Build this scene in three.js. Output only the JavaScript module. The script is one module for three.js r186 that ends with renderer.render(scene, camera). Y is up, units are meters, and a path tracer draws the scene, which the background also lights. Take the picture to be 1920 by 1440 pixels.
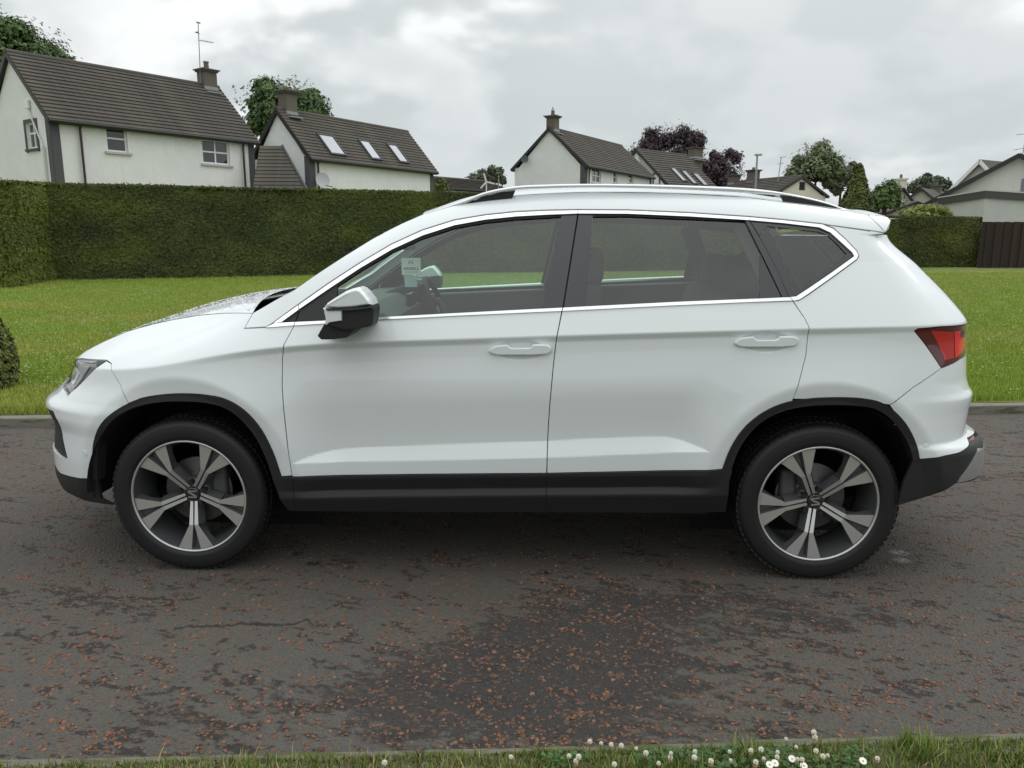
import * as THREE from 'three';
import { mergeGeometries } from 'three/addons/utils/BufferGeometryUtils.js';
import { RoundedBoxGeometry } from 'three/addons/geometries/RoundedBoxGeometry.js';

// ---------------------------------------------------------------- camera, sky, sun, exposure
const F = 1450, CAMH = 1.4275, PITCH = 10.95 * Math.PI / 180;       // pixels of the 1920 x 1440 photograph
const scene = new THREE.Scene();
const camera = new THREE.PerspectiveCamera(2 * Math.atan(720 / F) * 180 / Math.PI, 4 / 3, 0.05, 900);
camera.position.set(0, CAMH, 0); camera.rotation.x = -PITCH;
const renderer = new THREE.WebGLRenderer({ antialias: true });
renderer.toneMapping = THREE.LinearToneMapping;
renderer.toneMappingExposure = 1.13;
renderer.outputColorSpace = THREE.SRGBColorSpace;
renderer.shadowMap.enabled = true; renderer.shadowMap.type = THREE.PCFSoftShadowMap;

// seeded random numbers and value noise
function rng(seed) { let s = seed >>> 0; return () => { s = (s + 0x6D2B79F5) >>> 0; let t = s; t = Math.imul(t ^ (t >>> 15), t | 1); t ^= t + Math.imul(t ^ (t >>> 7), t | 61); return ((t ^ (t >>> 14)) >>> 0) / 4294967296; }; }
function hash2(i, j, s) { let h = Math.imul(i | 0, 374761393) + Math.imul(j | 0, 668265263) + Math.imul(s | 0, 2147483647 ^ 0x5bd1e995); h = Math.imul(h ^ (h >>> 13), 1274126177); return ((h ^ (h >>> 16)) >>> 0) / 4294967296; }
function vnoise(x, y, s = 1) {
  const i = Math.floor(x), j = Math.floor(y), fx = x - i, fy = y - j;
  const u = fx * fx * fx * (fx * (fx * 6 - 15) + 10), v = fy * fy * fy * (fy * (fy * 6 - 15) + 10);
  const a = hash2(i, j, s), b = hash2(i + 1, j, s), c = hash2(i, j + 1, s), d = hash2(i + 1, j + 1, s);
  return a + (b - a) * u + (c - a) * v + (a - b - c + d) * u * v;
}
function fbm(x, y, o = 5, s = 1) { let r = 0, a = 0.5, t = 0; for (let k = 0; k < o; k++) { r += a * vnoise(x, y, s + k * 17); t += a; x = x * 2.03 + 5.1; y = y * 2.03 + 1.7; a *= 0.5; } return r / t; }
const clamp = (x, a = 0, b = 1) => Math.min(b, Math.max(a, x));
const sm = (a, b, x) => { const t = clamp((x - a) / (b - a)); return t * t * (3 - 2 * t); };
const mix = (a, b, t) => a + (b - a) * t;

// overcast sky: a cloud layer seen in perspective, brighter towards the zenith as overcast skies are
{
  const SW = 2048, SH = 1024, data = new Float32Array(SW * SH * 4);
  for (let j = 0; j < SH; j++) {
    const el = ((j + 0.5) / SH - 0.5) * Math.PI;
    for (let i = 0; i < SW; i++) {
      const az = ((i + 0.5) / SW - 0.5) * 2 * Math.PI;      // equirect: u = atan2(z, x) / 2pi + 0.5
      const dx = Math.cos(az) * Math.cos(el), dz = Math.sin(az) * Math.cos(el), dy = Math.sin(el);
      const k = (j * SW + i) * 4;
      const up = Math.max(dy, 0);
      const q = 1 / (up + 0.33), X = dx * q, Z = dz * q;
      const wx = fbm(X * 0.9 + 3.3, Z * 0.9 + 8.8, 3, 91) - 0.5, wz = fbm(X * 0.9 + 13.3, Z * 0.9 - 4.1, 3, 57) - 0.5;
      const big = fbm(X * 1.5 + 5.2 + wx * 0.8, Z * 1.6 + 1.9 + wz * 0.8, 5, 7);
      const fine = fbm(X * 4.6 + 7.7 + wx * 1.8, Z * 5.2 + 2.4 + wz * 1.8, 6, 31);
      const veil = sm(0.36, 0.66, big), tex = sm(0.34, 0.68, fine);
      // grey undersides and brighter gaps; layers merge into an even grey low down
      const contrast = sm(-0.02, 0.13, dy);
      let c = 0.64 + contrast * (0.19 * (tex - 0.5) * (0.35 + 0.9 * veil) + 0.06 * (veil - 0.45));
      c += 0.03 * (1 - contrast) + contrast * 0.05 * sm(0.70, 0.98, tex * 0.6 + veil * 0.5);
      c *= (1 + 0.25 * up + 1.35 * up * up) / 1.04;
      const t = sm(0.5, 0.85, c);
      data[k] = c * mix(0.915, 0.975, t); data[k + 1] = c * mix(1.0, 1.0, t); data[k + 2] = c * mix(1.025, 1.005, t); data[k + 3] = 1;
      if (dy < 0) { const g = 0.12; data[k] = g; data[k + 1] = g; data[k + 2] = g * 0.9; }
    }
  }
  const sky = new THREE.DataTexture(data, SW, SH, THREE.RGBAFormat, THREE.FloatType);
  sky.mapping = THREE.EquirectangularReflectionMapping; sky.magFilter = THREE.LinearFilter; sky.minFilter = THREE.LinearFilter; sky.needsUpdate = true;
  scene.background = sky; scene.environment = sky;
}
const sun = new THREE.DirectionalLight(new THREE.Color(1.0, 0.985, 0.955), 0.6);
sun.position.set(13, 17, -11); sun.target.position.set(0, 0, -8); sun.castShadow = true; sun.shadow.radius = 60;
sun.shadow.mapSize.set(2048, 2048);
Object.assign(sun.shadow.camera, { left: -40, right: 40, top: 40, bottom: -40, near: 0.5, far: 120 });
scene.add(sun, sun.target);

// ---------------------------------------------------------------- pixels of the photograph to points
const CP = Math.cos(PITCH), SP = Math.sin(PITCH);
function ray(px, py) { const x = (px - 960) / F, u = -(py - 720) / F; return [x, u * CP - SP, -(CP + u * SP)]; }
function at(px, py, depth) { const r = ray(px, py), t = -depth / r[2]; return new THREE.Vector3(r[0] * t, CAMH + r[1] * t, -depth); }
function onGround(px, py, y = 0) { const r = ray(px, py), t = (y - CAMH) / r[1]; return new THREE.Vector3(r[0] * t, y, r[2] * t); }
function project(x, y, z) { const v = y - CAMH, d = -z * CP - v * SP, u = v * CP - z * SP; return [960 + F * x / d, 720 - F * u / d]; }

// ---------------------------------------------------------------- naming helpers
const taken = {};
function numbered(n) { const k = taken[n] = (taken[n] || 0) + 1; return k === 1 ? n : n + '_' + String(k - 1).padStart(3, '0'); }
function tag(o, label, category, group, kind) { o.userData.label = label; if (category) o.userData.category = category; if (group) o.userData.group = group; if (kind) o.userData.kind = kind; return o; }
function thing(name, label, category, pos = [0, 0, 0], group) { const g = new THREE.Group(); g.name = numbered(name); g.position.set(...pos); scene.add(g); return tag(g, label, category, group); }
function mesh(name, geo, mat, parent) { const m = new THREE.Mesh(geo, mat); m.name = parent === scene ? numbered(name) : name; parent.add(m); return m; }
function struct(name, geo, mat) { const m = mesh(name, geo, mat, scene); m.userData.kind = 'structure'; return m; }

// ---------------------------------------------------------------- textures
function tex(w, h, fn, srgb = true) {
  const d = new Uint8Array(w * h * 4);
  for (let j = 0; j < h; j++) for (let i = 0; i < w; i++) { const c = fn(i / w, j / h, i, j), k = (j * w + i) * 4; d[k] = clamp(c[0]) * 255; d[k + 1] = clamp(c[1]) * 255; d[k + 2] = clamp(c[2]) * 255; d[k + 3] = 255; }
  const t = new THREE.DataTexture(d, w, h); if (srgb) t.colorSpace = THREE.SRGBColorSpace;
  t.wrapS = t.wrapT = THREE.RepeatWrapping; t.magFilter = THREE.LinearFilter; t.minFilter = THREE.LinearMipmapLinearFilter; t.generateMipmaps = true; t.needsUpdate = true; return t;
}
// noise that tiles over period n
function tnoise(u, v, n, s) { const x = u * n, y = v * n, i = Math.floor(x), j = Math.floor(y), fx = x - i, fy = y - j, w = k => ((k % n) + n) % n; const a = fx * fx * (3 - 2 * fx), b = fy * fy * (3 - 2 * fy); return mix(mix(hash2(w(i), w(j), s), hash2(w(i + 1), w(j), s), a), mix(hash2(w(i), w(j + 1), s), hash2(w(i + 1), w(j + 1), s), a), b); }
function tfbm(u, v, n, o, s) { let r = 0, a = 0.5, t = 0; for (let k = 0; k < o; k++) { r += a * tnoise(u, v, n, s + k * 7); t += a; n *= 2; a *= 0.5; } return r / t; }
const toS = c => c <= 0.0031308 ? 12.92 * c : 1.055 * Math.pow(c, 1 / 2.4) - 0.055;
const S3 = (r, g, b) => [toS(r), toS(g), toS(b)];
const lin = (r, g, b) => new THREE.Color().setRGB(r, g, b);
function std(r, g, b, rough = 0.8, extra = {}) { return new THREE.MeshStandardMaterial({ color: lin(r, g, b), roughness: rough, ...extra }); }
function phys(r, g, b, rough, extra = {}) { return new THREE.MeshPhysicalMaterial({ color: lin(r, g, b), roughness: rough, ...extra }); }

// ---------------------------------------------------------------- geometry helpers
function box(w, h, d, x = 0, y = 0, z = 0) { const g = new THREE.BoxGeometry(w, h, d); g.translate(x, y, z); return g; }
function rbox(w, h, d, r, x = 0, y = 0, z = 0, seg = 3) { const g = new RoundedBoxGeometry(w, h, d, seg, r); g.translate(x, y, z); return g; }
function tube(pts, r, seg = 24, rad = 8, closed = false) { return new THREE.TubeGeometry(new THREE.CatmullRomCurve3(pts.map(p => p.isVector3 ? p : new THREE.Vector3(...p)), closed), seg, r, rad, closed); }
function bar(a, b, r, rad = 8) { const A = new THREE.Vector3(...a), B = new THREE.Vector3(...b), g = new THREE.CylinderGeometry(r, r, A.distanceTo(B), rad); g.applyQuaternion(new THREE.Quaternion().setFromUnitVectors(new THREE.Vector3(0, 1, 0), B.clone().sub(A).normalize())); g.translate((A.x + B.x) / 2, (A.y + B.y) / 2, (A.z + B.z) / 2); return g; }
function merge(list) { return mergeGeometries(list.map(g => { const q = g.index ? g.toNonIndexed() : g; for (const k of Object.keys(q.attributes)) if (!['position', 'normal', 'uv'].includes(k)) q.deleteAttribute(k); if (!q.attributes.uv) q.setAttribute('uv', new THREE.BufferAttribute(new Float32Array(q.attributes.position.count * 2), 2)); return q; })); }
function rawGeo(pos, nor, uv) { const g = new THREE.BufferGeometry(); g.setAttribute('position', new THREE.Float32BufferAttribute(pos, 3)); if (nor) g.setAttribute('normal', new THREE.Float32BufferAttribute(nor, 3)); else g.computeVertexNormals(); if (uv) g.setAttribute('uv', new THREE.Float32BufferAttribute(uv, 2)); return g; }
// grid surface from fn(s, t) -> [x, y, z], s and t in 0..1
function gridGeo(fn, n, m, uvScale) {
  const pos = [], uv = [], idx = [];
  for (let j = 0; j <= m; j++) for (let i = 0; i <= n; i++) { const p = fn(i / n, j / m); pos.push(...p); uv.push(uvScale ? p[0] * uvScale : i / n, uvScale ? p[2] * uvScale : j / m); }
  for (let j = 0; j < m; j++) for (let i = 0; i < n; i++) { const a = j * (n + 1) + i, b = a + 1, c = a + n + 1, d = c + 1; idx.push(a, b, d, a, d, c); }
  const g = new THREE.BufferGeometry(); g.setAttribute('position', new THREE.Float32BufferAttribute(pos, 3)); g.setAttribute('uv', new THREE.Float32BufferAttribute(uv, 2)); g.setIndex(idx); g.computeVertexNormals(); return g;
}
// smooth interpolation through a table [[x, y], ...]
function curve(T) {
  const n = T.length, m = new Array(n), h = [], dl = [];
  for (let i = 0; i < n - 1; i++) { h[i] = T[i + 1][0] - T[i][0]; dl[i] = (T[i + 1][1] - T[i][1]) / h[i]; }
  m[0] = dl[0]; m[n - 1] = dl[n - 2];
  for (let i = 1; i < n - 1; i++) m[i] = dl[i - 1] * dl[i] <= 0 ? 0 : 2 * dl[i - 1] * dl[i] / (dl[i - 1] + dl[i]);
  return x => { if (x <= T[0][0]) return T[0][1] + m[0] * (x - T[0][0]); if (x >= T[n - 1][0]) return T[n - 1][1] + m[n - 1] * (x - T[n - 1][0]); let i = 0; while (x > T[i + 1][0]) i++; const t = (x - T[i][0]) / h[i], a = t * t * (3 - 2 * t); return T[i][1] * (1 - a) + T[i + 1][1] * a + h[i] * (m[i] * (t * (1 - t) * (1 - t)) - m[i + 1] * t * t * (1 - t)); };
}
// natural cubic spline, straight beyond its ends
function spline(T) {
  const n = T.length, h = [], al = [], l = [1], mu = [0], z = [0], c = new Array(n).fill(0);
  for (let i = 0; i < n - 1; i++) h[i] = T[i + 1][0] - T[i][0];
  for (let i = 1; i < n - 1; i++) { al[i] = 3 * ((T[i + 1][1] - T[i][1]) / h[i] - (T[i][1] - T[i - 1][1]) / h[i - 1]); l[i] = 2 * (T[i + 1][0] - T[i - 1][0]) - h[i - 1] * mu[i - 1]; mu[i] = h[i] / l[i]; z[i] = (al[i] - h[i - 1] * z[i - 1]) / l[i]; }
  const b = [], d = []; for (let i = n - 2; i >= 0; i--) { c[i] = (z[i] || 0) - (mu[i] || 0) * c[i + 1]; b[i] = (T[i + 1][1] - T[i][1]) / h[i] - h[i] * (c[i + 1] + 2 * c[i]) / 3; d[i] = (c[i + 1] - c[i]) / (3 * h[i]); }
  const e = n - 2, bEnd = b[e] + 2 * c[e] * h[e] + 3 * d[e] * h[e] * h[e];
  return x => { if (x <= T[0][0]) return T[0][1] + b[0] * (x - T[0][0]); if (x >= T[n - 1][0]) return T[n - 1][1] + bEnd * (x - T[n - 1][0]); let i = 0; while (x > T[i + 1][0]) i++; const t = x - T[i][0]; return T[i][1] + b[i] * t + c[i] * t * t + d[i] * t * t * t; };
}
const SURF = {};

// ---------------------------------------------------------------- the ground: road, kerbs, lawn
const KF0 = onGround(45, 801), KF1 = onGround(1872, 776), KN0 = onGround(0, 1434), KN1 = onGround(1920, 1386);
const lineZ = (A, B) => x => A.z + (B.z - A.z) * (x - A.x) / (B.x - A.x);
const farKerbZ = lineZ(KF0, KF1), nearKerbZ = lineZ(KN0, KN1);
function lawnY(x, z) {                                   // height of the lawn and the land behind it
  const d = farKerbZ(x) - 0.1 - z;
  let y = 0.075 + 0.030 * Math.min(d, 12.6);
  if (d > 12.6) y += 0.012 * Math.min(d - 12.6, 45);
  return y + 0.02 * (vnoise(x * 0.35, z * 0.35, 3) - 0.5) * sm(0, 2, d);
}
const GRASS_TEX = tex(1024, 1024, (u, v) => {
  const a = tfbm(u, v, 6, 4, 11), b = tfbm(u, v, 90, 3, 23), c = tnoise(u, v, 400, 5), dry = sm(0.52, 0.72, tfbm(u, v, 9, 4, 71));
  const l = 0.62 + 0.5 * (a - 0.5) + 0.55 * (b - 0.5) + 0.35 * (c - 0.5);
  return S3(mix(0.19, 0.27, dry) * l, mix(0.265, 0.275, dry) * l, mix(0.032, 0.05, dry) * l);
});
const M = {};
M.lawn = new THREE.MeshStandardMaterial({ map: GRASS_TEX, roughness: 0.95 });
// land: one sheet to the horizon, lower than the lawn and road sheets that lie on it
struct('ground', gridGeo((s, t) => { const x = -420 + 840 * s, z = 25 - 600 * t; const d = farKerbZ(0) - z; return [x, d < 0.5 ? -0.12 : Math.min(lawnY(x, z), 1.3) - 0.12, z]; }, 60, 120, 0.25), std(0.07, 0.095, 0.02, 0.95));
{ // lawn
  const g = gridGeo((s, t) => { const x = -45 + 90 * s; const z = farKerbZ(x) - 0.10 - 38 * t; return [x, lawnY(x, z), z]; }, 180, 80, 0.33);
  struct('lawn', g, M.lawn);
}
// road: worn surface dressing, grey dust film over dark bitumen with rust-coloured chippings
const WORN = (x, z) => {     // 0 = grey sound surface, 1 = worn to dark bitumen; patches as the photograph has them
  const blob = (cx, cz, rx, rz, p = 1) => Math.exp(-Math.pow(((x - cx) / rx) ** 2 + ((z - cz) / rz) ** 2, p));
  let w = 0.62 * blob(0.16, -2.45, 0.45, 0.42, 1.1) + 0.4 * blob(-0.25, -2.25, 0.6, 0.25) + 0.35 * blob(0.75, -2.85, 0.5, 0.18) + 0.25 * blob(1.3, -2.6, 1.2, 0.5) + 0.2 * blob(0.2, -2.0, 1.5, 0.2) + 0.2 * blob(-1.2, -2.2, 0.5, 0.25);
  return w;
};
const P1 = onGround(556, 1038), P2 = onGround(588, 1056), P3 = onGround(1021, 1073), P4 = onGround(1686, 1036), P5 = onGround(1690, 1050);
const RX0 = -4.2, RX1 = 4.2, RZ0 = -6.6, RZ1 = -1.9;
const ROAD_TEX = tex(2048, 2048, (u, v) => {
  const x = RX0 + (RX1 - RX0) * u, z = RZ0 + (RZ1 - RZ0) * v;
  const ux = x * 0.95 + z * 0.3, uz = z * 0.95 - x * 0.3;
  const wn = WORN(x, z);
  const n1 = fbm(ux * 6, uz * 13, 4, 41), n2 = fbm(ux * 24, uz * 50, 4, 43), n3 = fbm(ux * 60, uz * 90, 3, 44), big = fbm(x * 0.9, z * 1.1, 4, 47), hue = fbm(x * 1.7 + 9, z * 1.7, 3, 49);
  const flake = sm(0.585, 0.615, 0.36 * n1 + 0.42 * n2 + 0.22 * n3 + 0.05 * wn + 0.05 * (big - 0.5));      // small places where the film has come off
  const dark = clamp(sm(0.50, 0.60, wn * 0.55 + 0.30 * n1 + 0.32 * n2 + 0.12 * n3) * 0.85 + flake * 0.9);
  const grain = vnoise(x * 420, z * 420, 5), g2 = vnoise(x * 160, z * 160, 6);
  const l = (0.84 + 0.3 * big) * (0.78 + 0.26 * grain + 0.18 * g2);
  let r = 0.083 * l * mix(1, 1.05, hue), g = 0.078 * l, b = 0.068 * l * mix(1.03, 0.95, hue);
  r = mix(r, 0.018 + 0.022 * grain, dark); g = mix(g, 0.0165 + 0.020 * grain, dark); b = mix(b, 0.0155 + 0.018 * grain, dark);
  const rust = sm(0.69, 0.75, vnoise(x * 75 + 4, z * 90, 12)) * sm(0.42, 0.60, n2 + 0.2 * flake) * 0.6;     // chippings under the film
  r = mix(r, 0.16, rust); g = mix(g, 0.082, rust); b = mix(b, 0.048, rust);
  // cracks
  const crack = (x0, x1, z0, amp, s) => { if (x < x0 || x > x1) return 0; const zz = z0 + amp * (fbm(x * 14, s, 5, s) - 0.5); return 1 - sm(0.002, 0.014, Math.abs(z - zz) + 0.012 * (n3 - 0.5)) ; };
  const ck = Math.max(crack(-1.25, -0.62, -2.66, 0.10, 3), crack(-1.75, -1.25, -2.86, 0.16, 8), crack(-1.95, -1.7, -2.56, 0.1, 5), crack(-1.62, -1.4, -2.58, 0.12, 9)) * 0.9;
  r = mix(r, 0.016, ck); g = mix(g, 0.015, ck); b = mix(b, 0.014, ck);
  // oil spots and a smear of white paint
  const spot = (cx, cz, rr) => sm(1.25, 0.6, Math.hypot((x - cx) / rr, (z - cz) / (rr * 0.8)) + 0.9 * (n2 - 0.5) + 0.5 * (grain - 0.5));
  const oil = Math.max(spot(P1.x, P1.z, 0.03), spot(P2.x, P2.z, 0.035), spot(P3.x, P3.z, 0.03));
  r = mix(r, 0.012, oil); g = mix(g, 0.012, oil); b = mix(b, 0.012, oil);
  const wp = Math.max(spot(P4.x, P4.z, 0.045), spot(P5.x, P5.z, 0.04)) * sm(0.35, 0.6, grain * 0.5 + n2 * 0.6);
  r = mix(r, 0.23, wp); g = mix(g, 0.25, wp); b = mix(b, 0.27, wp);
  return S3(r, g, b);
});
ROAD_TEX.wrapS = ROAD_TEX.wrapT = THREE.MirroredRepeatWrapping;
const ROAD_BUMP = tex(512, 512, (u, v) => { const a = tfbm(u, v, 60, 3, 3), b = tnoise(u, v, 120, 8), h = 0.55 * a + 0.45 * b; return [h, h, h]; }, false);
ROAD_BUMP.repeat.set(16, 9);
M.road = new THREE.MeshStandardMaterial({ map: ROAD_TEX, bumpMap: ROAD_BUMP, bumpScale: 0.010, roughness: 0.9 });
{
  const pos = [], uv = [], idx = [], n = 80; let k = 0;
  for (let i = 0; i <= n; i++) { const x = -40 + 80 * i / n; for (let j = 0; j <= 6; j++) { const z = mix(farKerbZ(x), nearKerbZ(x), j / 6); pos.push(x, 0, z); uv.push((x - RX0) / (RX1 - RX0), (z - RZ0) / (RZ1 - RZ0)); } }
  for (let i = 0; i < n; i++) for (let j = 0; j < 6; j++) { const a = i * 7 + j; idx.push(a, a + 1, a + 8, a, a + 8, a + 7); }
  const g = new THREE.BufferGeometry(); g.setAttribute('position', new THREE.Float32BufferAttribute(pos, 3)); g.setAttribute('uv', new THREE.Float32BufferAttribute(uv, 2)); g.setIndex(idx); g.computeVertexNormals();
  struct('road', g, M.road);
}
{ // loose and half-sunk rust-coloured chippings
  const R = rng(5), geo = new THREE.IcosahedronGeometry(1, 0), list = [];
  for (let k = 0; k < 160000 && list.length < 26000; k++) {
    const x = -3.6 + 7.2 * R(), q = Math.pow(R(), 1.3), z = mix(nearKerbZ(x) - 0.02, farKerbZ(x) + 0.1, q);
    const ux = x * 0.95 + z * 0.3, uz = z * 0.95 - x * 0.3;
    const n1 = fbm(ux * 7, uz * 16, 3, 41), n2 = fbm(ux * 24, uz * 50, 3, 43), p = 0.05 + 0.28 * clamp(WORN(x, z)) + 1.0 * sm(0.50, 0.64, 0.5 * n1 + 0.5 * n2);
    if (R() > p) continue;
    list.push([x, z, 0.0024 + 0.0056 * Math.pow(R(), 2.2)]);
  }
  const im = new THREE.InstancedMesh(geo, new THREE.MeshStandardMaterial({ color: 0xffffff, roughness: 0.75 }), list.length);
  const m = new THREE.Matrix4(), q = new THREE.Quaternion(), e = new THREE.Euler(), c = new THREE.Color();
  list.forEach(([x, z, r], i) => {
    e.set((R() - 0.5) * 0.5, R() * 6.28, (R() - 0.5) * 0.5); q.setFromEuler(e);
    m.compose(new THREE.Vector3(x, r * 0.12, z), q, new THREE.Vector3(r * (0.9 + 0.5 * R()), r * 0.5, r * (0.7 + 0.5 * R()))); im.setMatrixAt(i, m);
    const t = R(), d = 0.55 + 0.6 * R(); if (t < 0.72) c.setRGB(0.205 * d, 0.093 * d, 0.050 * d); else if (t < 0.9) c.setRGB(0.10 * d, 0.06 * d, 0.04 * d); else c.setRGB(0.11 * d, 0.10 * d, 0.09 * d); im.setColorAt(i, c);
  });
  im.name = 'road_chippings'; tag(im, 'rust coloured stone chippings set in the worn road surface', 'gravel', null, 'stuff'); scene.add(im);
}
// kerbs: pale concrete lengths laid end to end
M.kerb = new THREE.MeshStandardMaterial({ map: tex(512, 256, (u, v) => { const a = tfbm(u, v, 8, 5, 3), b = tnoise(u, v, 128, 5), m = sm(0.55, 0.72, tfbm(u, v, 6, 4, 19)); const l = 0.75 + 0.35 * a + 0.25 * (b - 0.5); return S3(mix(0.20, 0.10, m) * l, mix(0.19, 0.105, m) * l, mix(0.155, 0.055, m) * l); }), roughness: 0.9 });
M.mossyKerb = new THREE.MeshStandardMaterial({ map: tex(512, 256, (u, v) => { const a = tfbm(u, v, 8, 5, 33), b = tnoise(u, v, 128, 35), m = sm(0.38, 0.62, tfbm(u, v, 7, 4, 39)); const l = 0.7 + 0.4 * a + 0.35 * (b - 0.5); return S3(mix(0.17, 0.085, m) * l, mix(0.16, 0.095, m) * l, mix(0.13, 0.035, m) * l); }), roughness: 0.95 });
for (const [name, zf, side, n0, n1, h] of [['far_kerb', farKerbZ, -1, -18, 18, 0.072], ['near_kerb', nearKerbZ, 1, -8, 8, 0.022]]) {
  const g = new THREE.Group(); g.name = name; g.userData.kind = 'structure'; scene.add(g);
  const R = rng(side + 9), ang = Math.atan2(zf(1) - zf(0), 1);
  for (let k = n0; k <= n1; k++) {
    const b = rbox(0.905, h + 0.1, 0.125, 0.012, 0, 0, 0, 2), m = mesh('kerb_stone', b, side > 0 ? M.mossyKerb : M.kerb, g), x = k * 0.914 + 0.2;
    m.position.set(x, (h - 0.1) / 2 + (R() - 0.5) * 0.006, zf(x) + side * 0.063 + (R() - 0.5) * 0.006); m.rotation.y = -ang;
  }
}
// near verge: soil under the grass
struct('verge', gridGeo((s, t) => { const x = -6 + 12 * s, z = nearKerbZ(x) + 0.12 + 1.4 * t; return [x, 0.03 + 0.025 * vnoise(x * 5, z * 5, 8) + 0.02 * t, z]; }, 120, 14, 0.8), std(0.06, 0.06, 0.022, 0.95));

// ---------------------------------------------------------------- foliage helpers
const leafGeo = new THREE.BufferGeometry();           // a small folded leaf, two triangles either side of the rib
leafGeo.setAttribute('position', new THREE.Float32BufferAttribute([0, 0, 0, .42, .08, .5, 0, 0, 1, 0, 0, 0, 0, 0, 1, -.42, .08, .5], 3));
leafGeo.computeVertexNormals();
const sprigGeo = (() => { const L = [], R = rng(3); for (let k = 0; k < 5; k++) { const g = leafGeo.clone(); g.rotateX(-.5 + R() * .9); g.rotateY(k * 1.257 + R() * .5); g.translate((R() - .5) * .4, R() * .5, (R() - .5) * .4); L.push(g); } const m = merge(L); m.deleteAttribute('uv'); return m; })();
const leafMat = phys(1, 1, 1, .75, {});
leafMat.side = THREE.DoubleSide;
function foliage(name, spots, colour, size, parent, R, geo = sprigGeo) { // spots: [x, y, z, nx, ny, nz, scale?]
  const im = new THREE.InstancedMesh(geo, leafMat, spots.length), m = new THREE.Matrix4(), q = new THREE.Quaternion(), q2 = new THREE.Quaternion(), up = new THREE.Vector3(0, 1, 0), v = new THREE.Vector3(), c = new THREE.Color();
  spots.forEach((p, i) => {
    v.set(p[3] + (R() - .5) * .9, p[4] + (R() - .5) * .9, p[5] + (R() - .5) * .9).normalize(); q.setFromUnitVectors(up, v); q2.setFromAxisAngle(up, R() * 6.28); q.multiply(q2);
    const s = size * (.7 + .7 * R()) * (p[6] || 1); m.compose(v.set(p[0], p[1], p[2]), q, new THREE.Vector3(s, s, s)); im.setMatrixAt(i, m); colour(c, p, R); im.setColorAt(i, c);
  });
  im.name = name; im.userData.kind = 'stuff'; parent.add(im); return im;
}
const BARK = std(.09, .07, .05, .95);

// ---------------------------------------------------------------- hedges
function hedge(name, label, A, B, hA, hB, depth, seed, density, col, opt = {}) { // A, B: ends of the front base line (Vector3)
  const g = thing(name, label, 'hedge', [0, 0, 0], opt.group), R = rng(seed), d = B.clone().sub(A); d.y = 0; const L = d.length(); d.normalize(); const n = new THREE.Vector3(-d.z, 0, d.x); if (n.z < 0 && !opt.flip) n.negate();
  const P = (s, y, o) => { const b = A.clone().lerp(B, s); return [b.x + n.x * o, b.y + y, b.z + n.z * o]; };
  const H = s => mix(hA, hB, s) + .05 * (fbm(s * L * .5, 2, 3, seed) - .5), bulge = (s, y) => .16 * (fbm(s * L * .9, y * 1.2, 4, seed + 3) - .5);
  // solid core of twigs and old leaves, a little inside the clipped face
  const core = gridGeo((s, t) => { const k = t * 4, h = H(s) - .05; let y, o; if (k < 1.6) { y = h * k / 1.6; o = -.07; } else if (k < 2.4) { y = h; o = -.07 - (depth - .14) * (k - 1.6) / .8; } else { y = h * (1 - (k - 2.4) / 1.6); o = -depth + .07; } return P(s, y, o + bulge(s, y) - .02); }, Math.max(8, Math.round(L * 3)), 20);
  const coreMat = std(...(opt.core || [.085, .070, .042]), .95);
  const ends = [0, 1].map(e => gridGeo((s, t) => P(e ? 1 - .05 / L : .05 / L, (H(e) - .05) * t, -.07 - (depth - .14) * s), 4, 4));
  mesh('twigs', merge([core, ...ends]), coreMat, g);
  const spots = [], N = Math.round(L * H(.5) * density);
  for (let k = 0; k < N; k++) { const s = R(), y = Math.pow(R(), .9) * H(s), q = P(s, y, bulge(s, y) - .05 * R()); spots.push([...q, n.x, .25, n.z]); }
  for (let k = 0; k < Math.round(L * depth * density * .8); k++) { const s = R(), o = -depth * R(); spots.push([...P(s, H(s) - .03 * R() - .05 * Math.pow(Math.abs(o / depth - -.5) * 2, 6), o), 0, 1, 0]); }
  for (let k = 0; k < L * 26; k++) { const s = R(), o = -depth * R(), q = P(s, H(s) + .01 + .07 * R() * R(), o); spots.push([...q, 0, 1, 0, .8]); }
  for (const e of opt.ends || [0, 1]) for (let k = 0; k < Math.round(H(e) * depth * density); k++) { const y = H(e) * R(), sgn = e ? 1 : -1; const q = P(e, y, -depth * R()); q[0] += sgn * d.x * (bulge(0, y) - .03 * R()); q[2] += sgn * d.z * (bulge(0, y) - .03 * R()); spots.push([...q, sgn * d.x, .25, sgn * d.z]); }
  foliage('foliage', spots, col, opt.size || .032, g, R);
  return g;
}
const hedgeCol = (c, p, R) => { const n = clamp(1.2 * (fbm(p[0] * 1.3 + 3, p[1] * 2.0, 4, 5) - .5) + .45), b = R(), l = (.7 + .6 * n) * (.7 + .6 * b); if (b > .93) c.setRGB(.09 * l, .085 * l, .025 * l); else c.setRGB(mix(.042, .082, n) * l, mix(.064, .104, n) * l, .013 * l); };
const freshCol = (c, p, R) => { hedgeCol(c, p, R); c.r *= 1.4; c.g *= 1.4; };            // younger growth on the forward block
const land = (px, py) => { let d = 12; for (let k = 0; k < 40; k++) { const p = at(px, py, d), y = lawnY(p.x, p.z); d += (p.y - y) * 12; d = clamp(d, 6.6, 60); } return at(px, py, d); };
const hA = land(66, 526), hB = land(1440, 504);
hedge('clipped_hedge', 'long tall clipped green hedge behind the lawn below the white houses', hA, hB, 2.10, 1.86, 1.0, 11, 2600, hedgeCol, { ends: [1] });
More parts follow.
